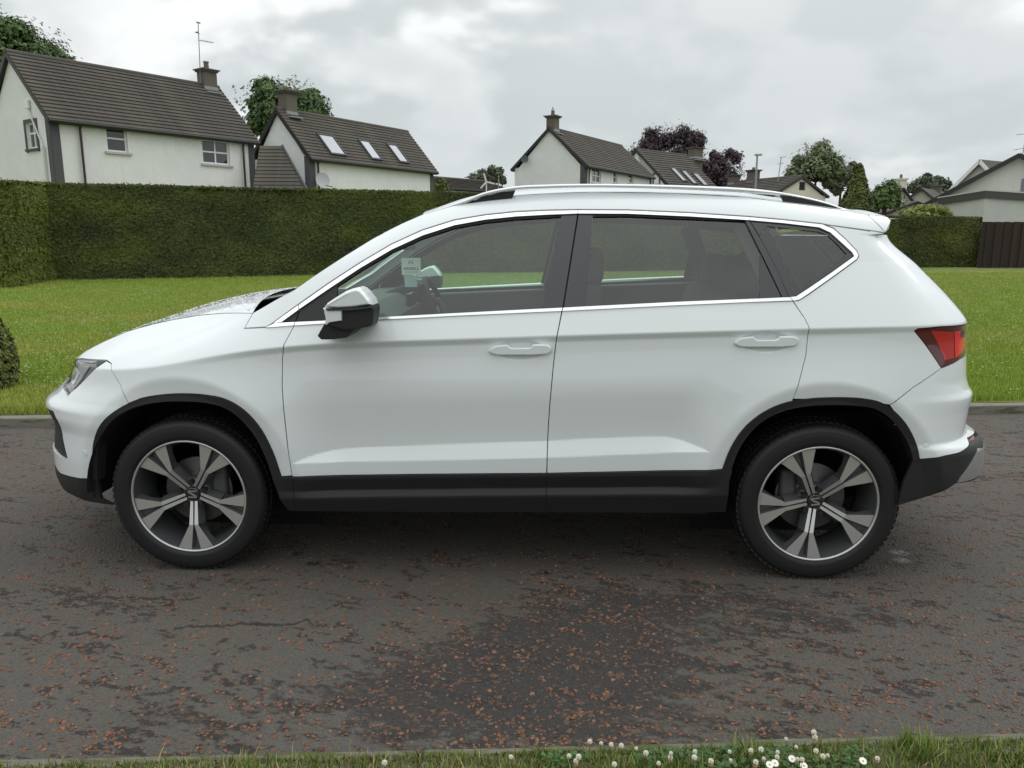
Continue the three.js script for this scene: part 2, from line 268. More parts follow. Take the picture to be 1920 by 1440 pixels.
{ // the hedge that comes forward at the left end, in two steps
  const a0 = land(50, 535), q = a0.clone().add(new THREE.Vector3(-13, 0, .6)); q.y = lawnY(q.x, q.z);
  hedge('clipped_hedge', 'hedge end block standing forward of the long hedge, with brown inner side', q, a0, 2.10, 2.10, 1.3, 12, 2600, freshCol, { ends: [1] });
  const b0 = land(24, 540).add(new THREE.Vector3(0, 0, .1)), b1 = b0.clone().add(new THREE.Vector3(-3, 0, .3));
  hedge('clipped_hedge', 'lower clipped hedge step in front of the tall hedge end', b1, b0, 1.44, 1.40, .7, 13, 2600, freshCol, { ends: [1] });
}
{ const r0 = land(1640, 503), r1 = land(1832, 501); r0.x -= 3; r0.y = lawnY(r0.x, r0.z);
  hedge('clipped_hedge', 'shorter rounded hedge beside the dark brown board fence', r0, r1, 1.48, 1.42, 1.4, 14, 2600, (c, p, R) => { hedgeCol(c, p, R); c.r *= 1.25; c.g *= 1.1; }, { ends: [1] }); }
{ // clipped conifer dome at the left edge of the lawn
  const p = land(-38, 742), g = thing('clipped_conifer', 'rounded clipped conifer bush on the lawn near the kerb', 'bush', [p.x, p.y - .02, p.z]), R = rng(21), spots = [];
  const rad = t => .34 * Math.sin(Math.PI * Math.min(1, .18 + .82 * t)) ** .6 * (1 - .25 * t);
  mesh('twigs', new THREE.LatheGeometry(Array.from({ length: 13 }, (_, k) => new THREE.Vector2(k === 12 ? 0 : rad(k / 12) * .9, k / 12 * .92)), 24), std(.03, .028, .01, .95), g);
  for (let k = 0; k < 5000; k++) { const t = R(), f = R() * 6.283, r = rad(t) * (.92 + .1 * R()); spots.push([r * Math.cos(f), t * .94, r * Math.sin(f), Math.cos(f), .5, Math.sin(f)]); }
  foliage('foliage', spots, (c, p, R) => { const b = R(); c.setRGB(.095 * (.5 + b), .115 * (.5 + b), .018); }, .022, g, R);
}

// ---------------------------------------------------------------- houses
const RENDER_TEX = tex(512, 512, (u, v) => { const a = tfbm(u, v, 5, 5, 61), b = tnoise(u, v, 170, 9), st = tfbm(u, v * .12, 24, 3, 77), l = .90 + .16 * (a - .5) + .10 * (b - .5) - .05 * sm(.60, .85, st) * sm(.4, .6, a); return S3(.82 * l, .83 * l * 1.0, .83 * l * (1 - .04 * sm(.6, .8, st))); });
RENDER_TEX.repeat.set(.22, .22);
const RENDER_BUMP = tex(256, 256, (u, v) => { const h = .6 * tnoise(u, v, 64, 4) + .4 * tnoise(u, v, 128, 6); return [h, h, h]; }, false); RENDER_BUMP.repeat.set(1.2, 1.2);
const wallMat = new THREE.MeshStandardMaterial({ map: RENDER_TEX, bumpMap: RENDER_BUMP, bumpScale: .004, roughness: .92 });
const wallTint = (r, g, b) => new THREE.MeshStandardMaterial({ map: RENDER_TEX, bumpMap: RENDER_BUMP, bumpScale: .004, roughness: .92, color: lin(r, g, b) });
const TILE_TEX = tex(512, 128, (u, v) => { const a = tnoise(u, .3, 40, 3), b = tnoise(u, v, 64, 5), m = sm(.55, .8, tfbm(u, v, 7, 4, 9)), l = .85 + .25 * a + .2 * (b - .5); return S3(mix(.070, .085, m) * l, mix(.064, .076, m) * l, mix(.054, .058, m) * l); });
TILE_TEX.repeat.set(.18, 1);
const tileMat = new THREE.MeshStandardMaterial({ map: TILE_TEX, roughness: .85 });
const tileMats = [tileMat, new THREE.MeshStandardMaterial({ map: TILE_TEX, roughness: .85, color: lin(.88, .88, .9) }), new THREE.MeshStandardMaterial({ map: TILE_TEX, roughness: .85, color: lin(1.0, .96, .9) })];
const fasciaMat = std(.018, .018, .020, .5), quoinMat = std(.075, .078, .085, .8), frameWhite = std(.78, .78, .77, .4), paneMat = phys(.03, .035, .04, .05, { clearcoat: 1, clearcoatRoughness: .02 }), sillMat = std(.45, .45, .42, .8), chimMat = std(.13, .12, .10, .95), leadMat = std(.28, .29, .30, .6), greyMat = std(.30, .31, .32, .6);
const uvBox = (w, h, d, x, y, z) => { const g = box(w, h, d, x, y, z), p = g.attributes.position, n = g.attributes.normal, u = g.attributes.uv; for (let i = 0; i < p.count; i++) u.setXY(i, Math.abs(n.getX(i)) > .5 ? p.getZ(i) : p.getX(i), Math.abs(n.getY(i)) > .5 ? p.getZ(i) : p.getY(i)); return g; };
// local axes of a house: x along the front wall, y up, z out of the front wall; origin at the left front corner on the ground
function house(o) {
  const dA = o.dA, A = at(...o.A, dA), r = ray(...o.B); let dB = o.dB || (A.y - CAMH) / (r[1] / -r[2]);
  const B = at(...o.B, dB); const dir = new THREE.Vector3(B.x - A.x, 0, B.z - A.z), L = o.L || dir.length(); dir.normalize();
  const base = o.base ?? lawnY(A.x, A.z), E = A.y - base, ang = Math.atan2(-dir.z, dir.x);
  const g = thing(o.name || 'house', o.label, 'house', [A.x, base, A.z], o.group); g.rotation.y = ang;
  if (o.fromB) { g.position.set(B.x - dir.x * L, base, B.z - dir.z * L); }
  g.updateMatrixWorld();
  // half depth from the ridge pixel, then ridge height
  const W = (x, y, z) => g.localToWorld(new THREE.Vector3(x, y, z)), end = o.ridgeAt === 'B' ? L : 0; let D = o.D, RH = o.RH;
  if (o.ridge) { const f = D => { const p = W(end, 6, -D), r2 = ray(...o.ridge); return p.x - r2[0] / -r2[2] * -p.z; }; let lo = .8, hi = 14; const s0 = Math.sign(f(lo)); for (let k = 0; k < 50; k++) { const m = (lo + hi) / 2; if (Math.sign(f(m)) === s0) lo = m; else hi = m; } D = o.D || lo; const p = W(end, 0, -D), r2 = ray(...o.ridge); RH = CAMH + r2[1] / -r2[2] * -p.z - base; }
  o.out = { L, E, D, RH, dB }; if (SURF.debug) console.log(o.label, JSON.stringify({ L, E, D, RH, dB }));
  const wm = o.wall || wallMat, hole = (sh, w) => { const q = new THREE.Path(); q.moveTo(w.x, w.y); q.lineTo(w.x, w.y + w.h); q.lineTo(w.x + w.w, w.y + w.h); q.lineTo(w.x + w.w, w.y); sh.holes.push(q); };
  const T = .3, wins = (o.windows || []).map(w => { // pixel box on the front wall or the left gable -> metres
    if (!w.px) return w; const [x0, y0, x1, y1] = w.px, hit = (px, py) => { const rr = ray(px, py), O = g.worldToLocal(new THREE.Vector3(0, CAMH, 0)), Dv = new THREE.Vector3(...rr).applyQuaternion(g.quaternion.clone().invert()); const t = w.on === 'gable' ? -O.x / Dv.x : w.on === 'gableB' ? (L - O.x) / Dv.x : -O.z / Dv.z; return O.addScaledVector(Dv, t); };
    const a = hit(x0, y1), b = hit(x1, y0), c = hit(x1, y1), e = hit(x0, y0); const al = q => w.on ? q.z : q.x; const xa = Math.min(al(a), al(b)), xb = Math.max(al(a), al(b)); return { ...w, x: xa, y: (a.y + c.y) / 2, w: xb - xa, h: (b.y + e.y) / 2 - (a.y + c.y) / 2 };
  });
  // front and back walls, gables
  const fs = new THREE.Shape([[0, -.5], [L, -.5], [L, E], [0, E]].map(p => new THREE.Vector2(...p))); wins.filter(w => !w.on).forEach(w => hole(fs, w));
  const fg = new THREE.ExtrudeGeometry(fs, { depth: T, bevelEnabled: false }); fg.translate(0, 0, -T);
  const bg = uvBox(L, E + .5, T, L / 2, E / 2 - .25, -2 * D + T / 2);
  const gable = (wl) => { const s = new THREE.Shape([[-T - .002, -.5], [-T - .002, E], [-D, RH - .02], [-2 * D + T + .002, E], [-2 * D + T + .002, -.5]].map(p => new THREE.Vector2(...p))); wl.forEach(w => hole(s, w)); const q = new THREE.ExtrudeGeometry(s, { depth: T, bevelEnabled: false }); return q; };
  const gl = gable(wins.filter(w => w.on === 'gable')); gl.rotateY(-Math.PI / 2); gl.translate(T, 0, 0); // shape x -> local z
  const gr = gable(wins.filter(w => w.on === 'gableB')); gr.rotateY(-Math.PI / 2); gr.translate(L, 0, 0);
  mesh('wall', merge([fg, bg]), wm, g); mesh('gable', gl, o.gable || wm, g); mesh('gable', gr, o.gable || wm, g);
  // windows
  for (const w of wins) {
    const wg = new THREE.Group(); wg.name = 'window'; g.add(wg); if (w.on === 'gable') { wg.rotation.y = -Math.PI / 2; wg.position.set(0, w.y, w.x); } else if (w.on === 'gableB') { wg.rotation.y = Math.PI / 2; wg.position.set(L, w.y, w.x + w.w); } else wg.position.set(w.x, w.y, 0);
    const f = w.f || .07, z = -.12, fr = [box(w.w, f, .06, w.w / 2, f / 2, z), box(w.w, f, .06, w.w / 2, w.h - f / 2, z), box(f, w.h - 2 * f, .06, f / 2, w.h / 2, z), box(f, w.h - 2 * f, .06, w.w - f / 2, w.h / 2, z)];
    for (const m of w.mull || []) fr.push(m[0] === 'v' ? box(f * .9, w.h - 2 * f, .058, w.w * m[1], w.h / 2, z) : box(w.w - 2 * f, f * .9, .056, w.w / 2, w.h * m[1], z));
    mesh('frame', merge(fr), w.frame || frameWhite, wg); mesh('pane', box(w.w - f, w.h - f, .012, w.w / 2, w.h / 2, z - .01), paneMat, wg);
    if (w.sill !== false) mesh('sill', box(w.w + .22, .08, .2, w.w / 2, -.045, -.02), w.sillMat || sillMat, wg);
    if (w.blind) mesh('blind', box(w.w - .2, w.h * w.blind, .01, w.w / 2, w.h * (1 - w.blind / 2) - .08, z - .03), std(.5, .5, .47, .8), wg);
    if (w.band) mesh('surround', merge([box(.12, w.h + .24, .03, -.06, w.h / 2, .012), box(.12, w.h + .24, .03, w.w + .06, w.h / 2, .012), box(w.w, .12, .03, w.w / 2, w.h + .06, .012)]), quoinMat, wg);
  }
  // dark corner bands
  if (o.quoins !== false) for (const x of [0, L]) { mesh('corner_band', merge([box(.30, E, .03, x + (x ? -.15 : .15), E / 2, .012), box(.03, E, .30, x + (x ? .012 : -.012), E / 2, -.155)]), o.quoinMat || quoinMat, g); }
  // roof: tile courses lapped from the eaves up, one side then the other
  const rf = new THREE.Group(); rf.name = 'roof'; g.add(rf);
  const ov = o.ov ?? .14, eo = .28, slope = Math.hypot(D, RH - E), sx = D / slope, sy = (RH - E) / slope, run = slope + eo, n = o.courses || Math.max(4, Math.round(run / .34)), step = run / n;
  for (const side of [1, -1]) {
    const deck = box(L + 2 * ov - .02, .10, run, L / 2, 0, 0); deck.rotateX(side > 0 ? Math.atan2(sy, sx) : -Math.atan2(sy, sx));
    const mid = run / 2 - eo; deck.translate(0, E + sy * mid, side > 0 ? -sx * mid : -2 * D + sx * mid); mesh('roof_deck', deck, fasciaMat, rf);
    if (side < 0) { const t = box(L + 2 * ov, .06, run, L / 2, 0, 0); t.rotateX(-Math.atan2(sy, sx)); t.translate(0, E + sy * mid + .085, -2 * D + sx * mid); mesh('back_slope', t, tileMat, rf); continue; }
    for (let k = 0; k < n; k++) { const c = uvBox(L + 2 * ov, .06, step * 1.1, L / 2, 0, 0); c.rotateX(Math.atan2(sy, sx) - .17); const m = (k + .5) * step - eo; c.translate((k % 2) * .004, E + sy * m + .085 * sx + .028, -sx * m + .085 * sy); mesh('tile_course', c, tileMats[(k * 7 + 3) % 3], rf); }
  }
  const rc = new THREE.CylinderGeometry(.13, .13, L + 2 * ov, 10); rc.rotateZ(Math.PI / 2); rc.translate(L / 2, RH + .08, -D); mesh('ridge_tiles', rc, tileMats[1], rf);
  for (const x of [-ov + .03, L + ov - .03]) for (const side of [1, -1]) { const v = box(.05, .15, run, x, 0, 0); v.rotateX(side > 0 ? Math.atan2(sy, sx) : -Math.atan2(sy, sx)); const mid = run / 2 - eo; v.translate(x < 0 ? -.02 : .02, E + sy * mid + .03, side > 0 ? -sx * mid : -2 * D + sx * mid); mesh('verge_board', v, o.verge || fasciaMat, rf); }
  // gutter and downpipes
  const gt = new THREE.CylinderGeometry(.07, .07, L + 2 * ov, 8); gt.rotateZ(Math.PI / 2); gt.translate(L / 2, E - sy * eo + .05, sx * eo + .05); mesh('gutter', merge([gt, box(L + .1, .2, .05, L / 2, E - .06, .06)]), fasciaMat, rf);
  for (const x of o.pipes || []) mesh('downpipe', merge([bar([x, -.3, .10], [x, E - .28, .10], .045), bar([x, E - .29, .10], [x, E - .1, .30], .045)]), o.pipeMat || fasciaMat, g);
  for (const c of o.chimneys || []) { const ch = new THREE.Group(); ch.name = 'chimney'; ch.position.set(c.x, RH, -D + (c.z || 0)); g.add(ch); const w = c.w || .9, d = c.d || .6, h = c.h || 1.1; mesh('stack', uvBox(w, h + 1.0, d, 0, h / 2 - .5, 0), c.mat || chimMat, ch); mesh('cap', merge([box(w + .16, .09, d + .16, 0, h + .045, 0), box(w + .3, .05, d + .3, 0, h + .1, 0)]), c.mat || chimMat, ch); mesh('flashing', merge([box(w + .05, .14, d + .05, 0, -.02 - .07 * 0, 0), box(w + .12, .05, .3, 0, -.22, d / 2 + .14).rotateX(.0)]), leadMat, ch); if (c.pot) mesh('pot', new THREE.CylinderGeometry(.10, .13, c.pot, 12).translate(0, h + .12 + c.pot / 2, 0), c.potMat || chimMat, ch); if (c.cowl) mesh('cowl', new THREE.ConeGeometry(.12, .28, 10).translate(0, h + .14 + c.pot + .14, 0), greyMat, ch); }
  for (const s of o.skylights || []) { // pixel of the centre, width, length along the slope
    const k = new THREE.Group(); k.name = 'skylight'; g.add(k); const rr = ray(...s.px), O = g.worldToLocal(new THREE.Vector3(0, CAMH, 0)), Dv = new THREE.Vector3(...rr).applyQuaternion(g.quaternion.clone().invert()); const nrm = new THREE.Vector3(0, sx, sy), p0 = new THREE.Vector3(0, E + .1, 0); const t = p0.clone().sub(O).dot(nrm) / Dv.dot(nrm); const p = O.addScaledVector(Dv, t); k.position.copy(p); k.rotation.x = Math.atan2(sy, sx);
    mesh('frame', merge([box(s.w, .2, .09, 0, .05, s.l / 2), box(s.w, .2, .09, 0, .05, -s.l / 2), box(.07, .2, s.l - .09, s.w / 2 - .035, .05, 0), box(.07, .2, s.l - .09, -s.w / 2 + .035, .05, 0)]), quoinMat, k); mesh('pane', box(s.w - .12, .02, s.l - .08, 0, .115, 0), phys(.40, .42, .44, .02, { metalness: .9 }), k); mesh('apron', box(s.w + .1, .03, .18, 0, .0, s.l / 2 + .13), leadMat, k);
  }
  g.userData.dims = undefined; delete g.userData.dims;
  return { g, L, E, D, RH };
}
const H1 = house({ A: [92, 219], B: [475, 263], dA: 29, ridge: [18, 103], label: 'white rendered two storey house with brown tiled roof and aerial on its chimney', courses: 17,
  windows: [{ px: [202, 240, 237, 285], mull: [['h', .56]], blind: .4 }, { px: [381.5, 263, 429, 308], mull: [['v', .5], ['h', .5]] }, { px: [53, 229, 67, 279], on: 'gable', mull: [['v', .5], ['h', .6]], band: true, sillMat: quoinMat }],
  pipes: [1.0, 8.0], pipeMat: std(.035, .02, .022, .5) });
{ // chimney with aerial
  const { g, L, D, RH } = H1; const ch = new THREE.Group(); ch.name = 'chimney'; ch.position.set(L - .42, RH, -D); g.add(ch);
  mesh('stack', uvBox(.64, 1.5, .56, 0, -.07, 0), chimMat, ch); mesh('cap', merge([box(.76, .07, .68, 0, .715, 0), box(.88, .05, .80, 0, .775, 0)]), chimMat, ch); mesh('flashing', merge([box(.69, .14, .61, 0, -.03, 0), box(.74, .05, .3, 0, -.24, .40)]), leadMat, ch); mesh('pot', new THREE.CylinderGeometry(.10, .12, .30, 12).translate(0, .95, 0), chimMat, ch); mesh('cowl', new THREE.CylinderGeometry(.13, .13, .06, 12).translate(0, 1.13, 0), greyMat, ch);
  const ae = [bar([-.42, -.1, .1], [-.32, 2.68, .1], .018, 6), bar([-.36, 1.98, .1], [.40, 2.02, .1], .012, 6), bar([-.46, 2.28, .1], [-.26, 2.26, .1], .012, 6)]; for (let k = 0; k < 7; k++) ae.push(bar([-.26 + k * .10, 1.99, -.05], [-.26 + k * .10, 2.01, .22], .006, 4)); ae.push(rbox(.08, .05, .16, .02, -.42, 2.3, .1, 1), rbox(.20, .06, .07, .025, -.31, 2.72, .1, 1));
  mesh('aerial', merge(ae), std(.22, .22, .23, .5, { metalness: .4 }), ch);
  mesh('roof_vent', box(.3, .1, .35, 2.2, 0, 0).rotateX(.6).translate(-(L - .42) + .0, -2.1, D - 1.3), leadMat, ch);
  const al = (() => { const rr = ray(55, 196), O = g.worldToLocal(new THREE.Vector3(0, CAMH, 0)), Dv = new THREE.Vector3(...rr).applyQuaternion(g.quaternion.clone().invert()); return O.addScaledVector(Dv, -O.x / Dv.x); })();
  mesh('alarm_box', rbox(.10, .32, .22, .03, -.06, al.y, al.z), frameWhite, g);
  mesh('waste_pipe', merge([bar([-.07, -.2, -.55], [-.07, H1.E - 1.0, -.55], .05), bar([-.07, H1.E - 1.0, -.55], [-.07, al.y - .15, al.z], .03)]), std(.62, .64, .60, .6), g);
}
{ // low tiled lean-to beside it
  const p = at(474, 352, 33.5), q = at(474, 276, 35.6), g = thing('outbuilding', 'low tiled outbuilding roof between two white houses', 'outbuilding', [p.x, lawnY(p.x, p.z), p.z]); g.rotation.y = .12;
  const E = p.y - g.position.y - .1, T = q.y - g.position.y, n = 12, run = 2.1, w0 = 2.2, w1 = .95, sl = Math.atan2(T - E, run), step = Math.hypot(T - E, run) / n;
  mesh('wall', uvBox(w0 - .1, E + .4, 2.1, w0 / 2, E / 2 - .2, -1.1), wallMat, g);
  for (let k = 0; k < n; k++) { const f = (k + .5) / n, w = mix(w0, w1, f), c = uvBox(w, .05, step * 1.1, w / 2, 0, 0); c.rotateX(sl - .12); c.translate(0, mix(E, T, f) + .05, -run * f); mesh('tile_course', c, tileMats[k % 3], g); }
  mesh('verge_board', bar([w0 + .02, E + .06, .05], [w1 + .02, T + .08, -run], .06, 6), quoinMat, g);
  mesh('roof_deck', rawGeo([0, E, 0, w0, E, 0, w1, T, -run, 0, E, 0, w1, T, -run, 0, T, -run]), fasciaMat, g);
}
const H2 = house({ A: [580, 292.5], B: [812, 319.5], dA: 36, ridge: [521, 209], label: 'white rendered house with three skylights in a brown tiled roof', courses: 15,
  chimneys: [{ x: .62, w: .62, d: .55, h: .85 }], pipes: [.42], pipeMat: fasciaMat,
  skylights: [{ px: [620, 274.5], w: 1.05, l: 1.25 }, { px: [692, 284], w: .8, l: 1.25 }, { px: [744, 290.5], w: .8, l: 1.25 }] });
{ const g = H2.g, d = new THREE.Group(); d.name = 'satellite_dish'; const p = g.worldToLocal(at(604, 338, 36.2)); d.position.set(p.x, p.y, .30); g.add(d); const s = new THREE.SphereGeometry(.62, 20, 8, 0, 6.283, 0, .58); s.rotateX(-Math.PI / 2); s.scale(1, 1, .5); s.translate(0, 0, .33); s.rotateX(-.15); s.rotateY(-.35); mesh('reflector', s, std(.42, .44, .46, .5), d); mesh('bracket', merge([bar([.1, -.15, -.3], [.05, -.12, 0], .025), bar([.05, -.2, 0], [.25, -.30, .42], .018)]), fasciaMat, d); }
const H3 = house({ A: [1097, 308.5], B: [1221, 331], dA: 48, ridge: [1030, 243], label: 'white house end gable with small dish and a chimney on the apex', courses: 16,
  chimneys: [{ x: .45, w: .60, d: .58, h: .72, pot: .28, cowl: true }], pipes: [.4],
  windows: [{ px: [1110, 313, 1127.5, 343], mull: [['v', .5], ['h', .45]] }, { px: [1150, 321, 1158, 343], mull: [['h', .5]] }, { px: [1178.5, 326, 1188, 344], mull: [['h', .5]] }] });
{ const g = H3.g, p = g.worldToLocal(at(987, 299, 50)), d = new THREE.Group(); d.name = 'satellite_dish'; d.position.set(-.25, p.y, -2 * H3.D * .82); g.add(d); const s = new THREE.SphereGeometry(.42, 20, 8, 0, 6.283, 0, .6); s.rotateX(-Math.PI / 2); s.scale(1, 1, .5); s.translate(0, 0, .3); s.rotateY(-1.2); mesh('reflector', s, std(.10, .10, .11, .6), d); mesh('bracket', bar([0, 0, 0], [.25, -.1, 0], .03), fasciaMat, d); }
const H4 = house({ A: [1253, 347], B: [1342, 353.5], dA: 60, ridge: [1194, 283], label: 'white house with skylights half hidden in front of the copper beech', courses: 15,
  chimneys: [{ x: 8.0, w: 1.2, d: .7, h: .7 }], windows: [{ px: [1226, 327, 1236, 344], on: 'gable', band: true }], pipes: [],
  skylights: [{ px: [1271, 329], w: .7, l: 1.6 }, { px: [1291, 334], w: .7, l: 1.6 }, { px: [1312, 338], w: .8, l: 1.5 }] });
const cream = wallTint(1.0, .93, .78);
const H5 = house({ A: [1338, 372], B: [1452, 366], dA: 61, dB: 55, ridge: [1503, 333], ridgeAt: 'B', label: 'cream gabled bungalow with brown roof and two stubby chimneys', wall: cream, quoins: false, courses: 10,
  chimneys: [{ x: 1.6, w: .75, d: .6, h: .75, mat: chimMat, pot: .2 }, { x: -.6, w: .7, d: .6, h: .55 }], pipes: [], verge: std(.06, .035, .03, .7),
  windows: [{ px: [1498, 341, 1511, 357], on: 'gableB', frame: std(.10, .06, .045, .6), sill: false }] });
house({ A: [812, 352], B: [968, 362], dA: 78, ridge: [818, 329], D: 4.5, label: 'distant brown tiled roof between the white houses', wall: cream, quoins: false, courses: 8, pipes: [], chimneys: [] });
// right-hand side: flat-roofed garage, gabled houses behind
{
  const d = 30, c = at(1848, 360, d), l = at(1767, 368, 36), r = at(1990, 372, 34), base = lawnY(c.x, c.z), g = thing('garage', 'pale grey flat roofed garage behind the brown fence', 'garage', [c.x, base, c.z]);
  const P = [[c.x, c.z], [l.x, l.z], [l.x + (r.x - c.x), l.z + (r.z - c.z)], [r.x, r.z]].map(p => [p[0] - c.x, p[1] - c.z]), top = c.y - base;
  const prism = (grow, y0, y1) => { const cx = P.reduce((s, p) => s + p[0], 0) / 4, cz = P.reduce((s, p) => s + p[1], 0) / 4; const s = new THREE.Shape(P.map(p => { const dx = p[0] - cx, dz = p[1] - cz, q = Math.hypot(dx, dz); return new THREE.Vector2(p[0] + dx / q * grow, -(p[1] + dz / q * grow)); })); const e = new THREE.ExtrudeGeometry(s, { depth: y1 - y0, bevelEnabled: false }); e.rotateX(-Math.PI / 2); e.translate(0, y0, 0); return e; };
  const gm = wallTint(.62, .63, .625); mesh('wall', prism(0, -.4, top - .2), gm, g); mesh('fascia', prism(.16, top - .22, top + .04), std(.03, .028, .028, .6), g); mesh('roof_edge', prism(.2, top + .04, top + .09), std(.45, .45, .44, .6), g);
}
function gableFront(o) { // a house whose gable faces the camera: apex pixel, depth, half width, drop to the eaves, length back
  const a = at(...o.apex, o.d), base = lawnY(a.x, a.z), h = a.y - base, g = thing('house', o.label, 'house', [a.x, base, a.z]); g.rotation.y = o.turn || 0;
  const e = h - o.drop, s = new THREE.Shape([[-o.hw, -.4], [o.hw, -.4], [o.hw, e], [0, h - .12], [-o.hw, e]].map(p => new THREE.Vector2(...p)));
  const w = new THREE.ExtrudeGeometry(s, { depth: o.len, bevelEnabled: false }); w.translate(0, 0, -o.len); mesh('wall', w, o.wall, g);
  const rf = new THREE.Group(); rf.name = 'roof'; g.add(rf); const run = Math.hypot(o.hw, o.drop) + .3, ang = Math.atan2(o.drop, o.hw);
  for (const sd of [1, -1]) { const b = uvBox(run, .1, o.len + .5, 0, 0, -o.len / 2); b.rotateZ(-sd * ang); const m = run / 2; b.translate(sd * Math.cos(ang) * m, h - Math.sin(ang) * m + .02, 0); mesh('slope', b, tileMats[sd > 0 ? 1 : 0], rf); const v = box(run, o.vt || .2, .06, 0, 0, 0); v.rotateZ(-sd * ang); v.translate(sd * Math.cos(ang) * m, h - Math.sin(ang) * m - .06, .28); mesh('verge_board', v, o.verge || fasciaMat, rf); }
  if (o.chimney) { const ch = new THREE.Group(); ch.name = 'chimney'; ch.position.set(0, h, -(o.chimney.z ?? .5)); g.add(ch); const c = o.chimney; mesh('stack', uvBox(c.w, c.h + .8, .6, 0, c.h / 2 - .4, 0), c.mat || o.wall, ch); mesh('cap', box(c.w + .2, .12, .8, 0, c.h, 0), c.mat || o.wall, ch); mesh('pot', new THREE.CylinderGeometry(.1, .12, .35, 10).translate(0, c.h + .22, 0), chimMat, ch); }
  return { g, h, e };
}
const R7 = gableFront({ apex: [1912, 290], d: 38, hw: 5.4, drop: 3.15, len: 8, turn: -.62, wall: wallTint(.74, .74, .68), label: 'cream gabled house with dark eaves rising behind the garage' });
mesh('corner_panel', box(1.1, 2.0, .04, .75, R7.h - 2.1, .02), std(.16, .17, .20, .5), R7.g);
{ const ae = [bar([.1, R7.h, -.3], [.15, R7.h + 1.1, -.3], .025, 6), bar([-.25, R7.h + .95, -.3], [.5, R7.h + 1.0, -.3], .016, 6), bar([-.3, R7.h + .25, -.3], [.3, R7.h + .35, -.3], .016, 6)]; mesh('aerial', merge(ae), std(.35, .35, .35, .5), R7.g); }
gableFront({ apex: [1841, 301], d: 50, hw: 3.0, drop: 3.1, len: 7, wall: wallTint(.72, .72, .68), verge: frameWhite, label: 'gable with white barge boards behind the cream gabled house', turn: -1.0 });
gableFront({ apex: [1692, 353], d: 66, hw: 2.6, drop: 3.0, len: 6, vt: .1, wall: wallTint(.95, .90, .78), label: 'narrow cream gable with one chimney beyond the right hedge', chimney: { w: .75, h: .75, z: .4 } });
gableFront({ apex: [1728, 353], d: 76, hw: 2.6, drop: 2.2, len: 9, wall: wallTint(.62, .58, .52), turn: -.7, vt: .12, label: 'distant house with grey roof and tan gable beyond the right hedge', chimney: { w: .9, h: .5, z: 6, mat: chimMat } });
gableFront({ apex: [1716, 379], d: 52, hw: 1.9, drop: .65, len: 4, wall: wallTint(.85, .78, .66), turn: .1, vt: .1, label: 'low porch with shallow tiled roof beyond the right hedge' });
{ // brown board fence
  const a = land(1832, 502), b = at(2350, 503, 22.2), g = thing('board_fence', 'dark brown vertical board fence at the end of the hedge', 'fence', [a.x, a.y, a.z]), R = rng(8), dx = b.x - a.x, dz = b.z - a.z, L = Math.hypot(dx, dz), top = at(1836, 416, -a.z).y - a.y; g.rotation.y = Math.atan2(-dz, dx);
  const mats = [std(.030, .018, .014, .85), std(.036, .022, .017, .85), std(.026, .016, .013, .85)], bg = box(.128, top, .02, 0, top / 2, 0), n = Math.floor(L / .125);
  for (let k = 0; k < n; k++) { const m = mesh('board', bg, mats[Math.floor(R() * 3)], g); m.position.set(.06 + k * .125, (R() - .5) * .015, (k % 2) * .024 + R() * .002); }
  mesh('rail', merge([box(L, .07, .04, L / 2, .3, -.04), box(L, .07, .04, L / 2, top - .25, -.04)]), mats[0], g);
}
{ // street lamp, garden pole and small white windmill
  const p = at(1420, 291, 46), y0 = lawnY(p.x, p.z), g = thing('street_lamp', 'slim grey street lamp rising above the bungalow roof', 'street lamp', [p.x, y0, p.z]), h = p.y - y0;
  mesh('pole', new THREE.CylinderGeometry(.05, .075, h, 10).translate(0, h / 2, 0), std(.30, .34, .40, .5, { metalness: .4 }), g); mesh('lamp_head', rbox(.42, .12, .22, .04, .06, h + .03, 0, 2), std(.42, .45, .48, .5), g);
  const q = at(912, 341, 58), y1 = lawnY(q.x, q.z), w = thing('garden_windmill', 'small white ornamental windmill beside the distant brown roof', 'windmill', [q.x, y1, q.z]), hh = q.y - y1; mesh('post', new THREE.CylinderGeometry(.04, .05, hh, 8).translate(0, hh / 2, 0), frameWhite, w);
  for (let k = 0; k < 3; k++) { const b = box(.11, .6, .03, 0, .32, .06); b.rotateZ(k * 2.094 + .3); b.translate(0, hh, 0); mesh('blade', b, frameWhite, w); }
  const s = at(935, 331, 58), y2 = lawnY(s.x, s.z), t = thing('garden_pole', 'thin pale pole beside the small white windmill', 'pole', [s.x, y2, s.z]); mesh('pole', new THREE.CylinderGeometry(.035, .045, s.y - y2, 8).translate(0, (s.y - y2) / 2, 0), greyMat, t); mesh('top', new THREE.SphereGeometry(.06, 10, 8).translate(0, s.y - y2, 0), greyMat, t);
  const u = at(1465, 294, 57), y3 = lawnY(u.x, u.z), v = thing('tv_aerial_mast', 'leaning television aerial mast above the cream bungalow', 'aerial', [u.x, y3, u.z]), h3 = u.y - y3; mesh('mast', bar([-.45, 0, 0], [0, h3, 0], .03, 6), greyMat, v); mesh('aerial', merge([bar([-.1, h3 - .05, 0], [.35, h3 + .02, 0], .02, 5), bar([-.25, h3 - .5, 0], [.2, h3 - .42, 0], .02, 5)]), greyMat, v);
}

